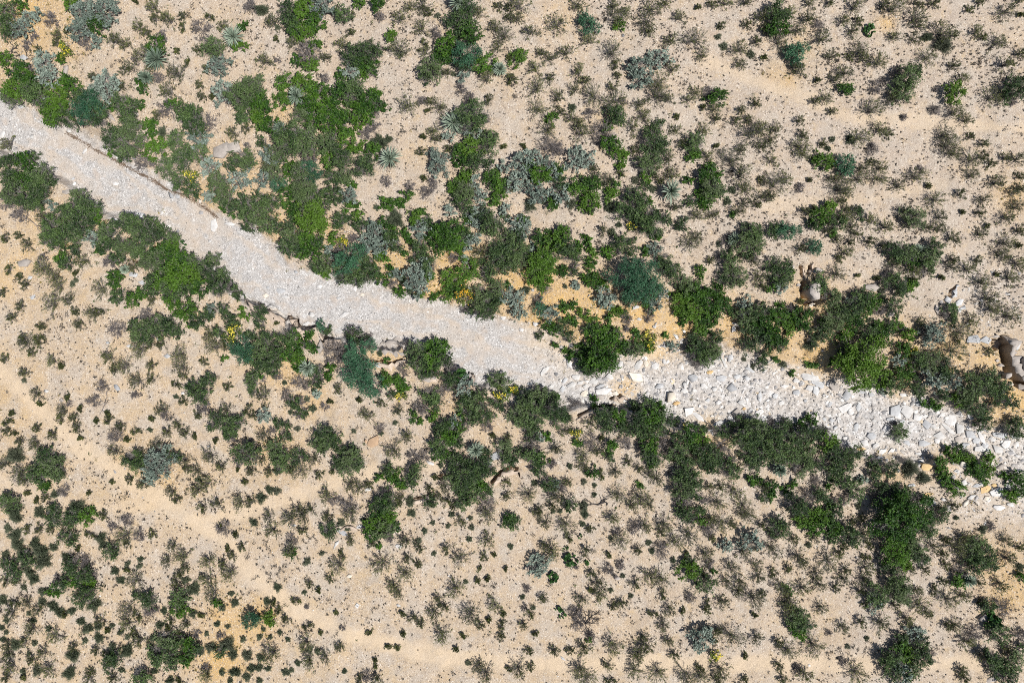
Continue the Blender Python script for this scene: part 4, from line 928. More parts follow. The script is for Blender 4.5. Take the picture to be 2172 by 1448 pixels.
# ---- descriptions: a few dozen plants and stones that can be told at a glance, and everything else said from the nearest of them
LANDMARKS = [  # photo place, kind letters, short name, full label
    (495, 75, 'Y', 'the top-left yucca', 'spiky pale yucca at the top left with a bright green sprig beside it'),
    (335, 120, 'Y', 'the yucca fronting a dark shrub', 'spiky blue-green yucca fronting a dark green shrub, in the top left part'),
    (312, 165, 'Y', 'the small top-left yucca', 'small yucca below the two larger yuccas in the top left part'),
    (630, 202, 'Y', 'the yucca in the green thicket', 'pale yucca rising out of the bright green thicket'),
    (971, 10, 'Y', 'the yucca at the top edge', 'pale yucca cut by the top edge of the photo'),
    (1060, 150, 'Y', 'the small upper-middle yucca', 'small pale yucca with a bright green shrub at its left side'),
    (958, 260, 'Y', 'the yucca hugging a silver bush', 'wide spreading yucca against a silvery bush and dull green shrubs'),
    (598, 275, 'Y', 'the half-buried yucca', 'half-buried yucca with pale blades sticking out of a dull green thicket'),
    (828, 340, 'Y', 'the palest yucca', 'broadest and palest green yucca, above the north thicket'),
    (1421, 407, 'Y', 'the lone dark yucca', 'lone dark blue-green yucca standing free on the sand right of centre'),
    (1008, 959, 'Y', 'the yucca by the crack', 'yucca with a black shadow above it, near the dark rock crack below the wash'),
    (1556, 504, 'Y', 'the yucca under a shrub', 'yucca half hidden by the left side of a dull green shrub'),
    (985, 549, 'Y', 'the tiny blue yucca', 'tiny blue yucca at the foot of a bright green shrub'),
    (650, 777, 'Y', 'the sprawling yucca', 'sprawling yucca with thin blades below a bright green shrub, south of the wash'),
    (575, 776, 'Y', 'the tiny yucca in a thicket', 'tiny yucca in the lower edge of a dull green thicket, south of the wash'),
    (1654, 999, 'Y', 'the thin-bladed yucca', 'thin-bladed yucca at the lower edge of the dark thicket below the rubble'),
    (2056, 1231, 'Y', 'the lower-right yucca', 'small dark yucca beside a bare grey shrub in the lower right part'),
    (265, 567, 'Y', 'the ledge yucca', 'small yucca on the stony ground left of the big left thicket'),
    (1944, 527, 'Y', 'the left twin yucca', 'left one of two small yuccas standing close in a dull green clump'),
    (1964, 532, 'Y', 'the right twin yucca', 'right one of two small yuccas standing close in a dull green clump'),
    (985, 622, 'F', 'the orange-flowered shrub', 'shrub covered in orange flowers at the edge of the wash'),
    (137, 105, 'F', 'the top-left yellow-flowered shrub', 'small shrub with bright yellow flowers in the top left part'),
    (405, 372, 'F', 'the golden shrub', 'golden-flowered shrub on the north bank of the wash, above a dull green shrub'),
    (728, 512, 'F', 'the small golden shrub', 'small golden-flowered shrub in the north thicket'),
    (1343, 479, 'F', 'the yellow-dotted shrub', 'small yellow-dotted shrub below a round grey-green mound, right of centre'),
    (1373, 714, 'F', 'the yellow-green bank shrub', 'yellow-green shrub on the ochre north bank of the rubble'),
    (492, 707, 'F', 'the olive-gold shrub', 'olive-gold shrub south of the wash, below the big left thicket'),
    (853, 839, 'F', 'the gold-tipped shrub', 'gold-tipped shrub right of the round blue-green tree-like shrub'),
    (1063, 839, 'F', 'the gold-green shrub', 'gold-green shrub by the south edge of the wash'),
    (1223, 919, 'F', 'the gold shrub under the ledge', 'yellow-tinged shrub on the sand below the rubble ledge'),
    (1456, 906, 'F', 'the gold shrub at the rubble', 'yellow shrub at the lower edge of the rubble'),
    (1934, 744, 'F', 'the gold shrub by the tall green', 'yellow-tinged shrub at the right side of the tallest bright green shrub'),
    (1516, 1388, 'F', 'the gold bush in bare sand', 'yellow-green bush at the lower end of a feathery grey bush on bare sand'),
    (763, 801, 'T', 'the round blue-green shrub', 'large round blue-green shrub south of the wash'),
    (1353, 589, 'T', 'the big blue-green shrub', 'biggest round blue-green shrub, standing on the slope right of centre'),
    (740, 549, 'T', 'the bankside blue-green shrub', 'wide blue-green shrub on the north edge of the wash'),
    (1829, 764, 'G', 'the tallest green shrub', 'tallest bright green leafy shrub, above the rubble at the right'),
    (1280, 746, 'G', 'the green shrub heading the rubble', 'big bright green shrub on the bank where the rubble begins'),
    (1914, 1098, 'G', 'the biggest lower green shrub', 'biggest bright green shrub south of the rubble in the lower right part'),
    (655, 459, 'G', 'the brightest thicket crown', 'large bright green crown in the middle of the north thicket'),
    (375, 587, 'G', 'the big left crown', 'large bright green crown in the thicket south of the wash at left'),
    (1146, 567, 'G', 'the dark leafy shrub', 'big leafy green shrub with a dark lower left side, above the ochre bank'),
    (943, 517, 'G', 'the green shrub in silver', 'bright green shrub ringed by silvery bushes above the wash'),
    (1458, 1211, 'G', 'the dense little green shrub', 'dense dark green shrub alone on the lower right sand'),
    (568, 1308, 'G', 'the ball-shaped green shrub', 'small ball-shaped bright green shrub on orange soil near the bottom'),
    (1143, 1198, 'S', 'the round silver bush', 'round silver-grey bush alone on bare sand at the bottom centre'),
    (1488, 1353, 'S', 'the feathery grey bush', 'large feathery grey bush on bare sand near the bottom'),
    (462, 140, 'S', 'the lone silver bush', 'lone pale silver bush below the top-left yucca'),
    (875, 587, 'S', 'the biggest silver bush', 'biggest silver bush, on the north edge of the wash'),
    (332, 986, 'S', 'the wide grey-green bush', 'widest grey-green silvery bush on the sand at left'),
    (1979, 707, 'S', 'the big right silver bush', 'large grey-silver bush beside the cracked slabs at right'),
    (1211, 1188, 'B', 'the largest glossy plant', 'largest glossy dark green plant on bare sand'),
    (1846, 62, 'B', 'the upper-right glossy plant', 'single glossy dark green plant on sand in the upper right part'),
    (973, 799, 'B', 'the glossy plant by the wash', 'glossy dark plant at the south edge of the wash'),
    (2109, 1323, 'B', 'the lower-right glossy plant', 'large black-green glossy plant in the lower right corner part'),
    (387, 517, 'B', 'the glossy thicket plant', 'small glossy plant sticking out of the big left thicket over the gravel'),
    (1909, 916, 'M', 'the shrub in the rubble', 'only shrub growing in the middle of the pale rubble'),
    (1351, 799, 'K', 'the largest cream slab', 'largest cream slab lying in the rubble'),
    (1423, 841, 'K', 'the cream boulder', 'cream boulder with a dark shadow line in the rubble'),
    (1719, 620, 'P', 'the boulder at the pit', 'tall grey boulder beside the deep black pit'),
    (793, 936, 'N', 'the orange-tan slab', 'orange-tan slab lying alone on the sand south of the wash'),
    (470, 320, 'P', 'the grey slab on the bank', 'broad grey slab lying in the scrub above the wash'),
    (1851, 610, 'P', 'the flat slab at right', 'flat pinkish slab on the pale ground at right'),
    (1794, 864, 'W', 'the largest white stone', 'largest white stone in the middle of the right-hand rubble'),
    (456, 477, 'W', 'the white bank stone', 'long white stone at the north edge of the fine gravel'),
    (53, 557, 'P', 'the pale left-edge rock', 'pale pinkish rock on the stony ground at the left edge'),
    (1248, 1316, '', 'the black dead tree', ''),
    (1280, 1071, '', 'the black dead log', ''),
    (2150, 780, '', 'the black hollow', ''),
    (150, 1231, 'G', 'the twig-ringed green shrub', 'leafy green shrub ringed by bare grey twigs in the lower left part'),
    (90, 1191, 'R', 'the biggest left mound', 'biggest round grey-green mound near the left edge'),
    (170, 1318, 'R', 'the free-standing mound', 'free-standing dark grey mound on bare sand in the lower left part'),
    (532, 1316, 'T', 'the shrub on orange soil', 'blue-green shrub on orange soil left of the ball-shaped green shrub'),
    (480, 1368, 'R', 'the mound on orange soil', 'large grey-green mound on orange soil near the bottom'),
    (350, 1353, 'M', 'the bottom-left thorn clump', 'large dull green thorny shrub in a clump near the bottom left'),
    (262, 1136, 'C', 'the yellowish bush', 'yellowish olive bush beside bare grey twigs in the lower left part'),
    (95, 996, 'G', 'the left clump heart', 'green shrub in the middle of the widest shrub clump at left'),
    (110, 766, 'C', 'the far-left sand bush', 'small sparse olive bush alone on yellow sand at far left'),
    (262, 774, 'C', 'the twiggy left sand bush', 'large olive bush with yellow-green tips on the left sand'),
    (372, 841, 'R', 'the tiny green ball', 'tiny green ball-shaped plant beside a white stone on the left sand'),
    (412, 821, 'M', 'the left sand thorn shrub', 'upright dull green thorny shrub on the left sand, right of a tiny green ball'),
    (35, 1086, 'R', 'the big left-edge mound', 'big dark grey mound at the left edge below the widest shrub clump'),
    (180, 1395, 'R', '', ''),
    (380, 1291, 'G', 'the green shrub among mounds', 'leafy green shrub among small mounds in the lower left part'),
    (810, 1196, 'C', 'the roundest olive bush', 'roundest dark olive bush on open sand in the lower middle'),
    (718, 1198, 'C', 'the two-lobed olive bush', 'wide two-lobed olive bush left of the roundest olive bush'),
    (938, 1348, 'C', 'the bush on pale grit', 'dark olive bush on pale grit near the bottom middle'),
    (795, 1111, 'G', 'the lower-middle green shrub', 'bright green shrub beside a low cracked ledge in the lower middle'),
    (588, 1246, 'R', 'the track-side mound', 'small round mound beside the sandy track'),
    (1238, 1074, 'R', 'the dark mound on sand', 'dark round mound on sand left of the black dead log'),
    (965, 1251, 'C', 'the sparse sand bush', 'large sparse olive bush on sand left of the round silver bush'),
    (1556, 1353, 'C', 'the bush by feathery grey', 'large sparse olive bush right of the feathery grey bush'),
    (1729, 1373, 'C', 'the big bottom-right bush', 'big olive bush on bare sand in the bottom right part'),
    (1911, 1431, 'S', 'the bottom-edge silver bush', 'large silvery bush cut by the bottom edge'),
    (1593, 1148, 'S', 'the blue-silver bush', 'large blue-silver bush in the lower right part'),
    (1601, 1271, 'C', 'the grey-edged olive bush', 'large olive bush with grey twiggy edges on the lower right sand'),
    (2074, 1161, 'M', 'the wide right thorn shrub', 'wide dull green thorny shrub with yucca-like tips at the lower right'),
    (1909, 1236, 'M', 'the lower thorn pair', 'upper one of a pair of dull green thorny shrubs below the biggest lower green shrub'),
    (2004, 92, 'R', 'the smooth grey mound', 'smooth grey mound below an olive bush in the upper right part'),
    (1924, 165, 'M', 'the upper-right thorn shrub', 'wide dull green thorny shrub with grey twigs in the upper right part'),
    (2026, 192, 'G', 'the upper-right green shrub', 'bright green shrub on sand in the upper right part'),
    (1851, 232, 'C', 'the bush above the track', 'round olive bush just above the upper right sandy track'),
    (1691, 105, 'T', 'the top blue-green clump', 'blue-green shrub on ochre ground in the upper right part'),
    (1649, 55, 'G', 'the light green top shrub', 'light green shrub near the top edge, right of centre'),
    (1248, 47, 'T', 'the round top shrub', 'round blue-green shrub near the top edge, in the middle'),
    (1293, 307, 'G', 'the green twiggy shrub', 'bright green shrub on the right side of a bare grey one'),
    (1401, 122, 'S', 'the grey top bush', 'dark silvery grey bush above two others in the upper middle'),
    (1298, 107, 'C', 'the spiky olive bush', 'dark spiky olive bush on open sand in the upper middle'),
    (1136, 399, 'S', 'the silver patch', 'silvery bush in the middle of a silver patch above centre'),
    (1521, 205, 'G', 'the green-fronted grey shrub', 'bright green shrub in front of a grey twiggy one in the upper right middle'),
    (2016, 305, 'C', 'the yellow-topped bush', 'large olive bush with a yellow top on the right sand'),
    (1794, 347, 'T', 'the dark blue-green shrub', 'dark blue-green shrub above the pair of olive bushes at right'),
    (1759, 442, 'G', 'the right green shrub', 'bright dark-sided green shrub right of two blue-green ones'),
    (1941, 459, 'M', 'the right sand thorn shrub', 'dull green thorny shrub on open sand at right'),
    (2144, 669, 'C', 'the right-edge olive bush', 'large dark olive bush at the right edge above the hollow'),
    (1726, 522, 'T', 'the little blue-green shrub', 'blue-green shrub on pale ground above the black pit'),
    (1989, 422, 'C', 'the dark right bush', 'dark olive bush on the right sand'),
    (2089, 597, 'C', 'the right sand bush', 'dark round olive bush on pinkish sand at right'),
]
LANDMARKS = [q for q in LANDMARKS if q[3]]
every = plants + stones
for lx, ly, ks, short, full in LANDMARKS:
    if not ks:      # something that is described where it is built
        every.append(dict(k='', px=lx, py=ly, short=short, label='', mark=True))
        continue
    best = min((e for e in every if e['k'] and e['k'] in ks and 'label' not in e), key=lambda e: (e['px'] - lx) ** 2 + (e['py'] - ly) ** 2)
    best['label'], best['short'] = full, short
    best['mark'] = True
marks = [e for e in every if e.get('mark')]
mxy = np.array([(e['px'], e['py']) for e in marks])
DIRS = ['right of', 'up-right of', 'above', 'up-left of', 'left of', 'down-left of', 'below', 'down-right of']
ORD = ['', 'second ', 'third ', 'fourth ', 'fifth ', 'sixth ', 'seventh ', 'eighth ', 'ninth ', 'tenth ', 'eleventh ', 'twelfth ', 'thirteenth ', 'fourteenth ', 'fifteenth ', 'sixteenth ']
STONE_LOOK = {'W': 'white stone', 'U': 'blue-grey stone', 'K': 'cream stone', 'O': 'ochre stone', 'N': 'orange-tan stone', 'P': 'pinkish grey stone'}


def look(e):
    if 'l' in e:
        long = max(e['l'], e['w']) / min(e['l'], e['w']) > 2
        size = 'small' if e['r'] < 2.6 else 'big' if e['r'] > 4.6 else 'middling'
        return size + (' long ' if long else ' ') + STONE_LOOK[e['k']]
    r = e['r']
    size = 'tiny' if r < 3.6 else 'small' if r < 5.6 else 'middling' if r < 7.6 else 'large' if r < 10 else 'huge'
    return size + ' ' + KIND[e['k']][2]


groups = {}
for e in every:
    if e.get('mark'):
        continue
    d = ((mxy - (e['px'], e['py'])) ** 2).sum(1)
    i = int(d.argmin())
    ang = math.atan2(-(e['py'] - mxy[i, 1]), e['px'] - mxy[i, 0])
    groups.setdefault((i, int(round(ang / (PI / 4))) % 8, look(e)), []).append((float(d[i]), e))
for (i, s, lk), es in groups.items():
    es.sort(key=lambda t: t[0])
    for n_, (d, e) in enumerate(es):
        pre = 'nearest ' if len(es) > 1 and n_ == 0 else ORD[n_]
        e['label'] = f"{pre}{lk} {DIRS[s]} {marks[i]['short']}"

# ---------------------------------------------------------------- plants in the scene
MESHES = {}


def geo_of(k, R, petal=None):
    return KIND[k][3](R, petal) if petal else KIND[k][3](R)


def variant(k, ci, vi, single, petal=None):
    key = (k, ci, vi, single, petal)
    if key not in MESHES:
        global rng
        rng = np.random.default_rng(abs(hash((ord(k), ci, vi, len(petal or '')))) % (2 ** 31))
        parts = geo_of(k, CLASSES[ci], petal)
        if single:
            g, mats = Geo(), []
            for nm, (pg, pm) in parts.items():
                g.join(pg, mat=len(mats))
                mats += pm
            MESHES[key] = g.mesh(KIND[k][0], mats)
        else:
            MESHES[key] = {nm: pg.mesh(KIND[k][0] + '_' + nm, pm) for nm, (pg, pm) in parts.items() if pg.n}
    return MESHES[key]


def pose(p, vi):
    ci = int(np.argmin([abs(math.log(p['R'] / c)) for c in CLASSES]))
    s = p['R'] / CLASSES[ci]
    rr = random.Random(int(p['px'] * 7 + p['py'] * 131))
    a = rr.uniform(.88, 1.14)
    return ci, rr.uniform(0, 2 * PI), (s * a, s / a, s * rr.uniform(.9, 1.12)), rr.randrange(vi)


LIMIT = 300
left = {}
for k in KIND:
    mine = sorted((p for p in plants if p['k'] == k), key=lambda p: (not p.get('mark'), -p['r']))
    keep, rest = mine[:LIMIT], mine[LIMIT:]
    if rest:
        left[k] = rest
    name, cat, lk, mk, hs, grp = KIND[k]
    for p in keep:
        ci, rz, sc, vi = pose(p, NVAR.get(k, 4))
        petal = ('PETAL' if abs(p['px'] - 985) < 12 and abs(p['py'] - 622) < 12 else 'PETAL2') if k == 'F' else None
        single = p['R'] < .38 and k not in 'YF'
        data = variant(k, ci, vi, single, petal)
        if single:
            o = obj(name, data, (p['x'], p['y'], p['z']))
        else:
            o = obj(name, None, (p['x'], p['y'], p['z']))
            o.empty_display_size = .1
            for nm, me in data.items():
                c = obj(nm, me, parent=o)
                if nm == 'flowers':
                    c['kind'] = 'stuff'
        rt = random.Random(int(p['px'] + 3 * p['py']))
        lean = .16 if k == 'Y' else .06
        o.rotation_euler = (rt.gauss(0, lean), rt.gauss(0, lean), rz)
        o.scale = sc
        tag(o, p['label'], cat, grp)

# the same scrub carries on past the edges of the photo
mr = random.Random(4)
for _ in range(1500):
    qx, qy = mr.uniform(-380, 2552), mr.uniform(-320, 1768)
    if -45 < qx < 2217 and -45 < qy < 1493:
        continue
    k = 'C' if mr.random() < .75 else 'M'
    if k not in left:
        continue
    wx, wy = (float(v) for v in px2w(qx, qy))
    tq = terrain(np.array([wx]), np.array([wy]))
    if tq['wash'][0] > .1:
        continue
    left[k].append(dict(k=k, px=qx, py=qy, r=6, R=mr.uniform(.22, .55), x=wx, y=wy, z=float(tq['z'][0])))

for k, rest in left.items():       # past the 300 that show largest, the small remainder of a kind is one object
    g, mats = Geo(), None
    cache = {}
    for p in rest:
        ci, rz, sc, vi = pose(p, 4)
        if (ci, vi) not in cache:
            rng = np.random.default_rng(ci * 17 + vi * 5 + ord(k))
            cache[ci, vi] = geo_of(k, CLASSES[ci])
        c, s = math.cos(rz), math.sin(rz)

        def tf(v):
            v = v * sc
            return np.stack([v[:, 0] * c - v[:, 1] * s + p['x'], v[:, 0] * s + v[:, 1] * c + p['y'], v[:, 2] + p['z']], 1)
        mats = [m for pg, pm in cache[ci, vi].values() for m in pm]
        for i, (nm, (pg, pm)) in enumerate(cache[ci, vi].items()):
            g.join(pg, mat=i, tf=tf)
    o = obj({'C': 'olive_scrub', 'M': 'thorn_scrub', 'G': 'leafy_scrub'}[k], g.mesh('scrub_' + k, mats))
    tag(o, {'C': 'small airy olive bushes dotted over the sand', 'M': 'small dull green shrubs between the larger ones', 'G': 'small bright green shrubs between the larger ones'}[k], 'scrub', kind='stuff')

rng = np.random.default_rng(77)


# ---------------------------------------------------------------- stones
def slab(l, w, th, n, seed, tilt=.06):
    r = np.random.default_rng(seed)
    t = np.sort(np.linspace(0, 2 * PI, n, endpoint=False) + r.uniform(-.36, .36, n))
    rad = r.uniform(.8, 1.28, n)
    ring = np.stack([np.cos(t) * l * rad, np.sin(t) * w * rad], 1)
    tx, ty = r.normal() * tilt, r.normal() * tilt
    lv = []
    for s, z in ((.97, -.5 * th - .12), (1.0, .45 * th), (.985, .9 * th), (.94, th)):
        xy = ring * s + r.normal(size=ring.shape) * min(l, w) * .03
        lv.append(np.column_stack([xy, z + xy[:, 0] * tx + xy[:, 1] * ty + r.normal(size=n) * th * .05]))
    ctr = np.array([[lv[3][:, 0].mean(), lv[3][:, 1].mean(), lv[3][:, 2].mean() + .04 * th]])
    v = np.concatenate(lv + [ctr])
    q = [[a * n + i, a * n + (i + 1) % n, (a + 1) * n + (i + 1) % n, (a + 1) * n + i] for a in range(3) for i in range(n)]
    g = Geo()
    g.add(v, np.array(q))
    g.f.append(np.array([[3 * n + i, 3 * n + (i + 1) % n, 4 * n] for i in range(n)]))
    g.m.append(np.zeros(n, int))
    return g


for i, s in enumerate(stones):
    small = min(s['l'], s['w'])
    th = .035 + .20 * small
    if s.get('short') == 'the boulder at the pit':
        th = .58
    if s.get('short') in ('the cream boulder',):
        th = .24
    if s['k'] == 'P' and s['r'] > 4.5 and s.get('short') != 'the boulder at the pit':
        th = .12
    if s['px'] > 2130 and 720 < s['py'] < 840 and s['k'] == 'P':
        th = .34
    me = slab(s['l'] * 1.15, s['w'] * 1.15, th, 8 if th > .3 else 4 + i % 3, i * 13 + 5).mesh('stone', [s['k']])
    o = obj('boulder' if th > .2 else 'stone', me, (s['x'], s['y'], s['z']))
    o.rotation_euler = (0, 0, math.radians(s['ang']))
    tag(o, s['label'], 'boulder' if th > .2 else 'stone', 'loose limestone blocks')


def chips(x, y, z, size, flat, mat, name, label, kind='stuff', sink=.25):
    """Many loose stones as one object: five-sided chips."""
    n = len(x)
    t = np.linspace(0, 2 * PI, 5, endpoint=False)[None] + rng.uniform(-.55, .55, (n, 5)) + rng.uniform(0, 6, (n, 1))
    rad = rng.uniform(.6, 1.3, (n, 5)) * size[:, None]
    asp = rng.uniform(.4, 1.0, (n, 1))
    az = rng.uniform(0, PI, (n, 1))
    ex, ey = np.cos(t) * rad, np.sin(t) * rad * asp
    X, Y = ex * np.cos(az) - ey * np.sin(az), ex * np.sin(az) + ey * np.cos(az)
    h = size * flat * rng.uniform(.6, 1.5, n)
    tx, ty = rng.normal(size=(n, 1)) * .18, rng.normal(size=(n, 1)) * .18
    low = np.stack([x[:, None] + X, y[:, None] + Y, np.broadcast_to((z - h * sink)[:, None], X.shape)], 2)
    top = np.stack([x[:, None] + X * .86, y[:, None] + Y * .86, (z + h)[:, None] + X * tx + Y * ty], 2)
    v = np.concatenate([low, top], 1).reshape(-1, 3)
    o = (np.arange(n) * 10).reshape(n, 1, 1)
    g = Geo()
    g.add(v, (o + np.array([[i, (i + 1) % 5, 5 + (i + 1) % 5, 5 + i] for i in range(5)])).reshape(-1, 4))
    g.f.append((np.arange(n) * 10)[:, None] + np.array([[5, 6, 7, 8, 9]]))
    g.m.append(np.zeros(n, int))
    return tag(obj(name, g.mesh(name, [mat])), label, 'stones', kind=kind)


def scatter(n, accept, x0=-90, x1=2262, y0=-90, y1=1538):
    """n random ground points, kept with the chance accept(masks) gives."""
    px, py = rng.uniform(x0, x1, n), rng.uniform(y0, y1, n)
    x, y = px2w(px, py)
    t = terrain(x, y)
    keep = rng.uniform(0, 1, n) < accept(t, x, y)
    return x[keep], y[keep], t['z'][keep], {k: v[keep] for k, v in t.items()}


x, y, z, t = scatter(26000, lambda t, x, y: t['wash'] * (.45 + .5 * t['coarse']), y0=150, y1=1120)
chips(x, y, z, rng.uniform(.018, .050, len(x)) * (1 + .45 * t['coarse']), .45, 'PEBBLE', 'gravel', 'grey and white gravel covering the dry wash')
x, y, z, t = scatter(64000, lambda t, x, y: .9 * t['coarse'] ** 1.5 + .03 * t['wash'] * sstep(25, 8, t['sd']) , y0=150, y1=1150)
chips(x, y, z, .024 + .16 * rng.uniform(0, 1, len(x)) ** 4.5, .22, 'MIXED', 'rubble', 'broken pale limestone rubble in the wash')
x, y, z, t = scatter(24000, lambda t, x, y: (1 - t['wash']) * (1 - .85 * t['track']) * (.22 + .5 * sstep(0, .5, wnoise(x, y, .45, 50)) + .5 * t['coarse']))
chips(x, y, z, .012 + .034 * rng.uniform(0, 1, len(x)) ** 2, .5, 'GRIT', 'pebbles', 'pale pebbles strewn over the sand')
x, y, z, t = scatter(2600, lambda t, x, y: (1 - t['wash']) * (.10 + .9 * np.exp(-(t['sd'] + 30) ** 2 / 1500.) * sstep(0, .6, wnoise(x, y, .5, 53)) + .5 * t['ochre']))
chips(x, y, z, .035 + .09 * rng.uniform(0, 1, len(x)) ** 3, .45, 'MIXED', 'broken_stone', 'broken stones along the banks of the wash')


# ---------------------------------------------------------------- rock ledges: a jagged edge that drops to the wash, sloping back into the ground
def ledge(pts, depth, h, label, drop=.7, mat='LEDGE', way=(.5, 1.0)):
    r = np.random.default_rng(int(pts[0][0] * 3 + pts[0][1]))
    P = []
    for (ax, ay), (bx, by) in zip(pts[:-1], pts[1:]):
        n = max(2, int(math.hypot(bx - ax, by - ay) / 5))
        for i in range(n):
            P.append((ax + (bx - ax) * i / n + r.normal() * 1.5, ay + (by - ay) * i / n + r.normal() * 1.9))
    P.append(pts[-1])
    P = np.array(P)
    n = len(P)
    fade = np.minimum(1, np.minimum(np.arange(n), np.arange(n)[::-1]) / 2.5)
    x0, y0 = px2w(P[:, 0], P[:, 1])
    dv = depth * (.25 + .75 * fade) * (1 + r.uniform(-.4, .4, n))
    xm, ym = px2w(P[:, 0] + .5 * way[0] * dv, P[:, 1] + .5 * way[1] * dv)
    x1, y1 = px2w(P[:, 0] + way[0] * dv, P[:, 1] + way[1] * dv)
    zb = ground(x1, y1)
    zm = np.maximum(ground(xm, ym), zb - .1)
    zt = zb + h * fade + r.normal(size=n) * .012
    rows = [np.column_stack([x0 + .1 * way[0], y0 - .1 * way[1], zt - drop]), np.column_stack([x0 + .08 * way[0], y0 - .08 * way[1], zt - .12]), np.column_stack([x0, y0, zt - .05]), np.column_stack([x0, y0, zt]),
            np.column_stack([xm, ym, np.maximum(zm, zb) + h * .6 * fade + .03]), np.column_stack([x1, y1, zb - .04]), np.column_stack([x1, y1, zt - drop])]
    for i_ in (1, 2, 3, 4):
        rows[i_] = rows[i_] + r.normal(size=(n, 3)) * np.array([.022, .022, .02 if i_ > 2 else .01]) * (1 + 1.2 * (i_ == 4))
    v = np.concatenate(rows)
    m = len(rows)
    q = [[a * n + i, a * n + i + 1, ((a + 1) % m) * n + i + 1, ((a + 1) % m) * n + i] for a in range(m) for i in range(n - 1)]
    g = Geo()
    g.add(v, np.array(q))
    for i in (0, n - 1):
        g.f.append(np.array([[a * n + i for a in range(m)]]))
        g.m.append(np.zeros(1, int))
    o = obj('rock_ledge', g.mesh('rock_ledge', [mat]))
    return tag(o, label, 'ledge', 'rock ledges above the wash')


ledge([(512, 634), (530, 641), (545, 650), (560, 661), (566, 659), (575, 660), (584, 669), (597, 681)], 22, .10, 'jagged rock ledge at the foot of the big left thicket')
ledge([(602, 669), (608, 679), (618, 677), (621, 692), (635, 697), (648, 699)], 20, .10, 'jagged stepped rock ledge below the gravel, middle one of three')
ledge([(648, 699), (668, 694), (671, 701), (678, 708), (681, 722), (694, 722), (720, 720)], 16, .10, 'jagged rock ledge with a small green shrub on its right end')
ledge([(800, 724), (826, 722), (850, 728), (866, 735)], 12, .06, 'orange-tinged rock step on the south edge of the gravel', mat='P')
ledge([(795, 741), (815, 738), (838, 743), (862, 748)], 12, .08, 'second orange-tinged rock step below the gravel edge', mat='P')
ledge([(790, 772), (806, 768), (826, 775), (858, 762)], 14, .12, 'rock step with a dark crack right of the round blue-green shrub')
ledge([(906, 806), (914, 798), (924, 797), (932, 806)], 12, .14, 'short dark-edged rock ledge left of the glossy plant by the wash')
ledge([(992, 800), (1000, 797), (1001, 812), (1012, 820), (1024, 822)], 14, .12, 'rock ledge at the wash edge right of the glossy plant')
ledge([(930, 1014), (940, 1011), (955, 1020), (962, 1022)], 12, .16, 'small rock ledge at the left end of the dark rock crack')
ledge([(1043, 1027), (1053, 1016), (1063, 1006), (1080, 996), (1096, 999), (1106, 1010)], 14, .14, 'rock ledge with a black crack below the yucca')
ledge([(868, 1062), (885, 1060), (918, 1052), (928, 1052)], 10, .12, 'low rock ledge with a thin dark crack above the bottom sand')
ledge([(722, 1120), (738, 1112), (752, 1114), (764, 1122)], 10, .10, 'low cracked rock ledge left of a bright green shrub on the lower sand')
ledge([(1226, 885), (1240, 880), (1256, 871), (1273, 869)], 12, .09, 'dark-edged rock ledge under the rubble, left one')
ledge([(1276, 867), (1288, 866), (1300, 866), (1322, 870)], 10, .09, 'dark-edged rock ledge under the rubble, right one')
ledge([(1302, 851), (1310, 845), (1330, 843), (1338, 852)], 12, .16, 'pale rock ledge at the lower edge of the rubble head')
ledge([(1690, 570), (1697, 575), (1701, 590), (1700, 600)], 8, .10, 'cracked rock rim above the deep black pit')
ledge([(1713, 578), (1716, 570), (1712, 566), (1722, 558)], 8, .10, 'narrow cracked rock rim right of the black pit')
ledge([(2012, 628), (2014, 618), (2022, 612), (2026, 604)], 12, .12, 'cracked grey ledge on the pale ground at right', mat='U')
ledge([(2006, 636), (2018, 646), (2030, 652), (2042, 648)], 12, .10, 'lower cracked grey ledge on the pale ground at right', mat='U')
ledge([(2092, 712), (2104, 706), (2116, 708), (2124, 716)], 14, .14, 'grey ledge above the black hollow at the right edge', mat='P')
ledge([(2125, 712), (2127, 726), (2133, 732), (2130, 748), (2136, 757), (2138, 772), (2146, 777), (2145, 790), (2155, 796), (2160, 806), (2172, 808), (2190, 815)], 28, .32, 'grey rock slab rim overhanging the black hollow at the right edge', drop=1.7, mat='P', way=(1.0, -.25))
ledge([(276, 552), (284, 556), (292, 562), (300, 570)], 8, .12, 'short dark crack in the rock inside the big left thicket')


# ---------------------------------------------------------------- dead wood
def deadwood(name, px, py, dirs, length, r, depth, label, mat='BLACK', kids=2, spread=.45, flat=1.0):
    global rng
    rng = np.random.default_rng(int(px + py))
    x, y, z = on_ground(np.array([px]), np.array([py]), .1)
    n = len(dirs)
    d = np.array([[math.cos(math.radians(a)), math.sin(math.radians(a)), e] for a, e in dirs])
    a, b, r0, r1, tips, td = branchy(np.zeros((n, 3)), d, np.full(n, length), r, depth, kids, spread)
    g = Geo()
    a, b = a * [1, 1, flat], b * [1, 1, flat]
    g.add(*tubes(a, b, np.maximum(r0, .006), np.maximum(r1, .005)))
    o = obj(name, g.mesh(name, [mat]), (float(x[0]), float(y[0]), float(z[0])))
    return tag(o, label, 'dead wood')


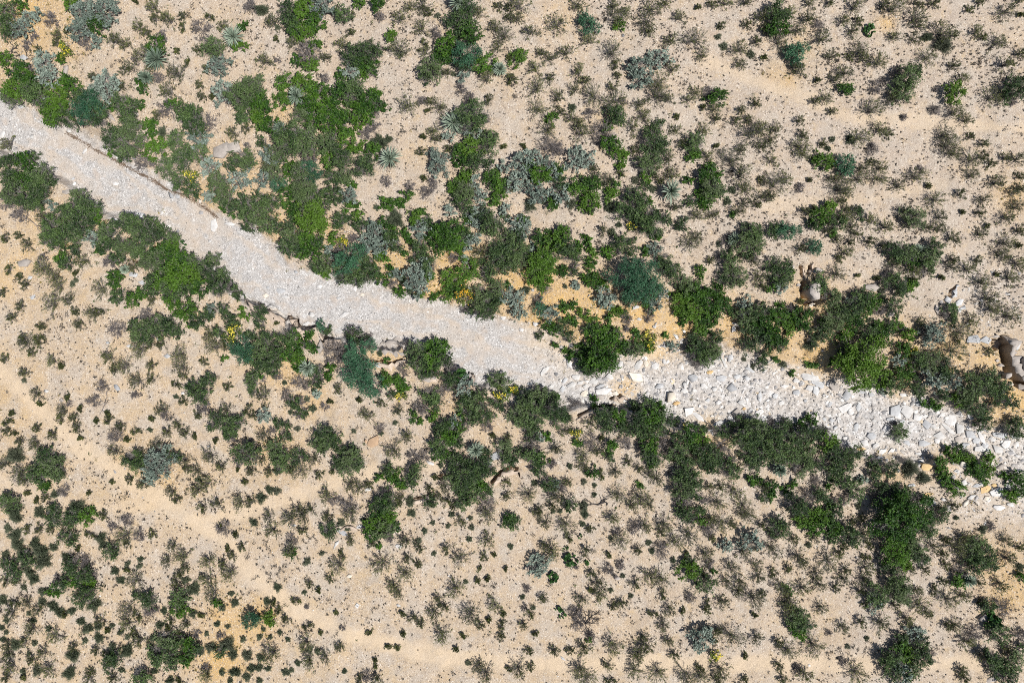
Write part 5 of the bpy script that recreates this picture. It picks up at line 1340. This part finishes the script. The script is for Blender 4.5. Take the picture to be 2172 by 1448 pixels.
deadwood('dead_tree', 1241, 1324, [(75, .7), (40, .8), (20, .6), (110, .9), (-60, .3), (150, .4)], .42, .030, 4, 'black leafless dead tree with forked branches on bare sand', kids=3)
deadwood('dead_log', 1268, 1071, [(5, .15), (160, .12), (35, .3)], .32, .05, 3, 'twisted black dead log lying on the sand')
deadwood('dead_branch', 22, 106, [(200, .3), (20, .3), (60, .2), (-70, .2)], .25, .035, 3, 'black gnarled dead branch on rock at the top left edge')
deadwood('dead_branch', 52, 106, [(80, .3), (-10, .3), (-90, .2)], .28, .022, 3, 'grey forked dead branch right of the gnarled black one')
deadwood('dead_branch', 75, 478, [(-45, .2), (-25, .3), (120, .2)], .4, .022, 4, 'thin dead branches in the scrub at the left edge', 'TWIG')
deadwood('dead_branch', 220, 858, [(70, .3), (-100, .3), (30, .2)], .3, .022, 4, 'fallen dead branch with its shadow on the left sand', 'TWIG')
deadwood('dead_branch', 1785, 652, [(110, .5), (75, .6), (140, .4), (-70, .3)], .42, .024, 4, 'dark bare branches sticking out of a green shrub beside the pit')
deadwood('dead_branch', 1955, 770, [(30, .6), (200, .3), (170, .4), (60, .5)], .45, .020, 4, 'pale dead branches spread over the shrub right of the tallest green shrub', 'TWIG')
deadwood('dead_branch', 745, 490, [(260, .2), (300, .3), (200, .2)], .35, .020, 4, 'pale dead branch curving through the north thicket', 'TWIG')
deadwood('dead_branch', 1460, 1262, [(40, .2), (200, .2)], .4, .014, 3, 'thin fallen twig on the lower right sand', 'TWIG')
rng = np.random.default_rng(99)
line = [(140, 282), (175, 300), (215, 325), (255, 345), (285, 362), (312, 376), (335, 388), (352, 402), (385, 412), (412, 425), (440, 445), (462, 462)]
lx, ly = [], []
for (ax, ay), (bx, by) in zip(line[:-1], line[1:]):
    for f in rng.uniform(0, 1, 46):
        lx.append(ax + (bx - ax) * f + rng.normal() * 1.6)
        ly.append(ay + (by - ay) * f + rng.normal() * 1.6)
x, y, z = on_ground(np.array(lx), np.array(ly), .03)
z = ground(x, y)
n = len(x)
c = np.column_stack([x, y, z + rng.uniform(.0, .05, n)])
d = unit(np.column_stack([rng.normal(size=n) * .8 + 1, rng.normal(size=n) * .8 - .6, rng.normal(size=n) * .1])) * rng.uniform(.05, .16, (n, 1))
g = Geo()
g.add(*tubes(c - d, c + d, .012, .007))
tag(obj('driftwood_litter', g.mesh('driftwood_litter', ['DRIFT'])), 'thin brown line of flood driftwood along the north edge of the gravel', 'driftwood', kind='stuff')

# ---------------------------------------------------------------- dead leaves and bits of twig under and between the shrubs
pk = [p for p in plants if p['k'] in 'MGTDSCF' and p['R'] > .3]
cnt = np.array([int((20 if p['k'] == 'C' else 55) * (p['R'] / .5) ** 2) for p in pk])
ix = np.repeat(np.arange(len(pk)), cnt)
xy = np.array([(p['x'], p['y'], p['R']) for p in pk])[ix]
tt, uu = rng.uniform(0, 2 * PI, len(ix)), np.abs(rng.normal(size=len(ix))) * .85
lx_, ly_ = xy[:, 0] + np.cos(tt) * uu * xy[:, 2], xy[:, 1] + np.sin(tt) * uu * xy[:, 2]
g = Geo()
c = np.column_stack([lx_, ly_, ground(lx_, ly_) + .012 + rng.uniform(0, .03, len(ix))])
g.add(*leaves(c, .062, .028, .9))
k = rng.choice(len(c), 9000, replace=False)
d = unit(rng.normal(size=(len(k), 3)) * [1, 1, .12]) * rng.uniform(.04, .13, (len(k), 1))
v, f = tubes(c[k] - d, c[k] + d, .006, .004)
g.add(v, f, 1)
tag(obj('plant_litter', g.mesh('plant_litter', ['LITTER', 'TWIG'])), 'dead leaves and twig bits lying under the shrubs', 'litter', kind='stuff')

# ---------------------------------------------------------------- ground cover nobody could count
def tufts(n, accept, per, ln, wd, rad, mat, name, label, up=.3, hi=.05):
    x, y, z, t = scatter(n, accept)
    k = rng.integers(per[0], per[1], len(x))
    i = np.repeat(np.arange(len(x)), k)
    s = rng.uniform(.45, 1.25, len(x))[i, None]
    o = rng.normal(size=(len(i), 3)) * rad * s
    o[:, 2] = np.abs(o[:, 2]) * .8 + hi * s[:, 0] * rng.uniform(.1, 1, len(i))
    g = Geo()
    g.add(*leaves(np.column_stack([x, y, z])[i] + o, ln, wd, up))
    return tag(obj(name, g.mesh(name, [mat])), label, 'ground plants', kind='stuff')


def dens(t, x, y):
    up = .30 + .30 * sstep(900, 1900, t['px'] - .8 * t['py'] + 300)
    pat = .35 + .9 * sstep(-.2, .7, wnoise(x, y, .35, 61)) + .6 * sstep(.35, .8, wnoise(x, y, 1.1, 62))
    return (1 - t['wash']) * (1 - .9 * t['track']) * (1 - .5 * t['ochre']) * up * pat


tufts(74000, dens, (5, 11), .064, .032, .026, 'TUFT', 'ground_tufts', 'tiny dry brown tufts speckling the sand')
tufts(25000, lambda t, x, y: (dens(t, x, y) + .12 * (t['px'] < 700) * (t['py'] > 900) * (1 - t['track'])) * sstep(-.1, .5, wnoise(x, y, .9, 65)), (12, 30), .062, .030, .065, 'TUFT', 'dry_tufts', 'low dry brown patches between the bushes', hi=.06)
tufts(5000, lambda t, x, y: (1 - t['wash']) * (.05 + .25 * np.exp(-(t['sd'] + 110) ** 2 / 12000.) + .12 * t['ochre']) * (.4 + sstep(0, .6, wnoise(x, y, .6, 66))), (10, 26), .055, .034, .055, 'HERB', 'small_herbs', 'small green herbs among the shrubs near the wash', hi=.07)

tufts(8500, lambda t, x, y: (.25 + .75 * (1 - t['wash'])) * t['ochre'] * sstep(-.3, .4, wnoise(x, y, .8, 68)), (10, 26), .06, .028, .05, 'GRASS', 'yellow_grass', 'yellowish grass on the ochre banks', hi=.06)

# ---------------------------------------------------------------- the ground: one sheet, fine where the photo looks, out to the horizon
def axis(half, step, far):
    a = list(np.arange(0, half + step / 2, step))
    s = step
    while a[-1] < far:
        s *= 1.35
        a.append(a[-1] + s)
    a = np.array(a)
    return np.concatenate([-a[:0:-1], a])


ax_, ay_ = axis(28.5, .062, 600), axis(19.5, .062, 600)
GX, GY = np.meshgrid(ax_, ay_)
T = terrain(GX.ravel(), GY.ravel())
nx, ny = len(ax_), len(ay_)
ii = (np.arange(ny - 1)[:, None] * nx + np.arange(nx - 1)[None]).reshape(-1)
g = Geo()
g.add(np.column_stack([GX.ravel(), GY.ravel(), T['z']]), np.column_stack([ii, ii + 1, ii + nx + 1, ii + nx]))
me = g.mesh('ground', ['GROUND'], smooth=True)
for nm in ('wash', 'track', 'ochre', 'coarse', 'grey', 'streak'):
    a = me.attributes.new(nm, 'FLOAT', 'POINT')
    a.data.foreach_set('value', T[nm].astype(np.float32))
o = obj('ground', me)
o['kind'] = 'structure'
o['label'] = 'pale sandy desert ground crossed by a dry gravel wash'

# ---------------------------------------------------------------- daylight and camera
EL, AZ = math.radians(61), math.atan2(-.47, .88)
sun_dir = Vector((math.cos(EL) * math.cos(AZ), math.cos(EL) * math.sin(AZ), math.sin(EL)))
sun = bpy.data.lights.new('sun', 'SUN')
sun.energy = 4.6
sun.angle = math.radians(.53)
sun.color = (1.0, .968, .925)
so = bpy.data.objects.new('sun', sun)
so.rotation_euler = (-sun_dir).to_track_quat('-Z', 'Y').to_euler()
so.location = sun_dir * 60
COL.objects.link(so)

w = bpy.data.worlds.new('World')
SC.world = w
w.use_nodes = True
nt = w.node_tree
sky = nt.nodes.new('ShaderNodeTexSky')
sky.sky_type = 'NISHITA'
sky.sun_disc = False
sky.sun_elevation = EL
sky.sun_rotation = math.atan2(sun_dir.x, sun_dir.y)
nt.links.new(sky.outputs[0], nt.nodes['Background'].inputs[0])
nt.nodes['Background'].inputs[1].default_value = .058

cam = bpy.data.cameras.new('camera')
cam.sensor_width = 36
cam.lens = 24
cam.clip_end = 3000
co = bpy.data.objects.new('camera', cam)
co.location = (0, 0, CAM_H)
co.rotation_euler = (0, 0, 0)
COL.objects.link(co)
SC.camera = co
SC.view_settings.view_transform = 'Standard'
SC.view_settings.look = 'None'
SC.view_settings.gamma = 1
SC.view_settings.use_curve_mapping = False
SC.view_settings.exposure = .35
SC.cycles.filter_width = 1.0
SC.cycles.use_denoising = False
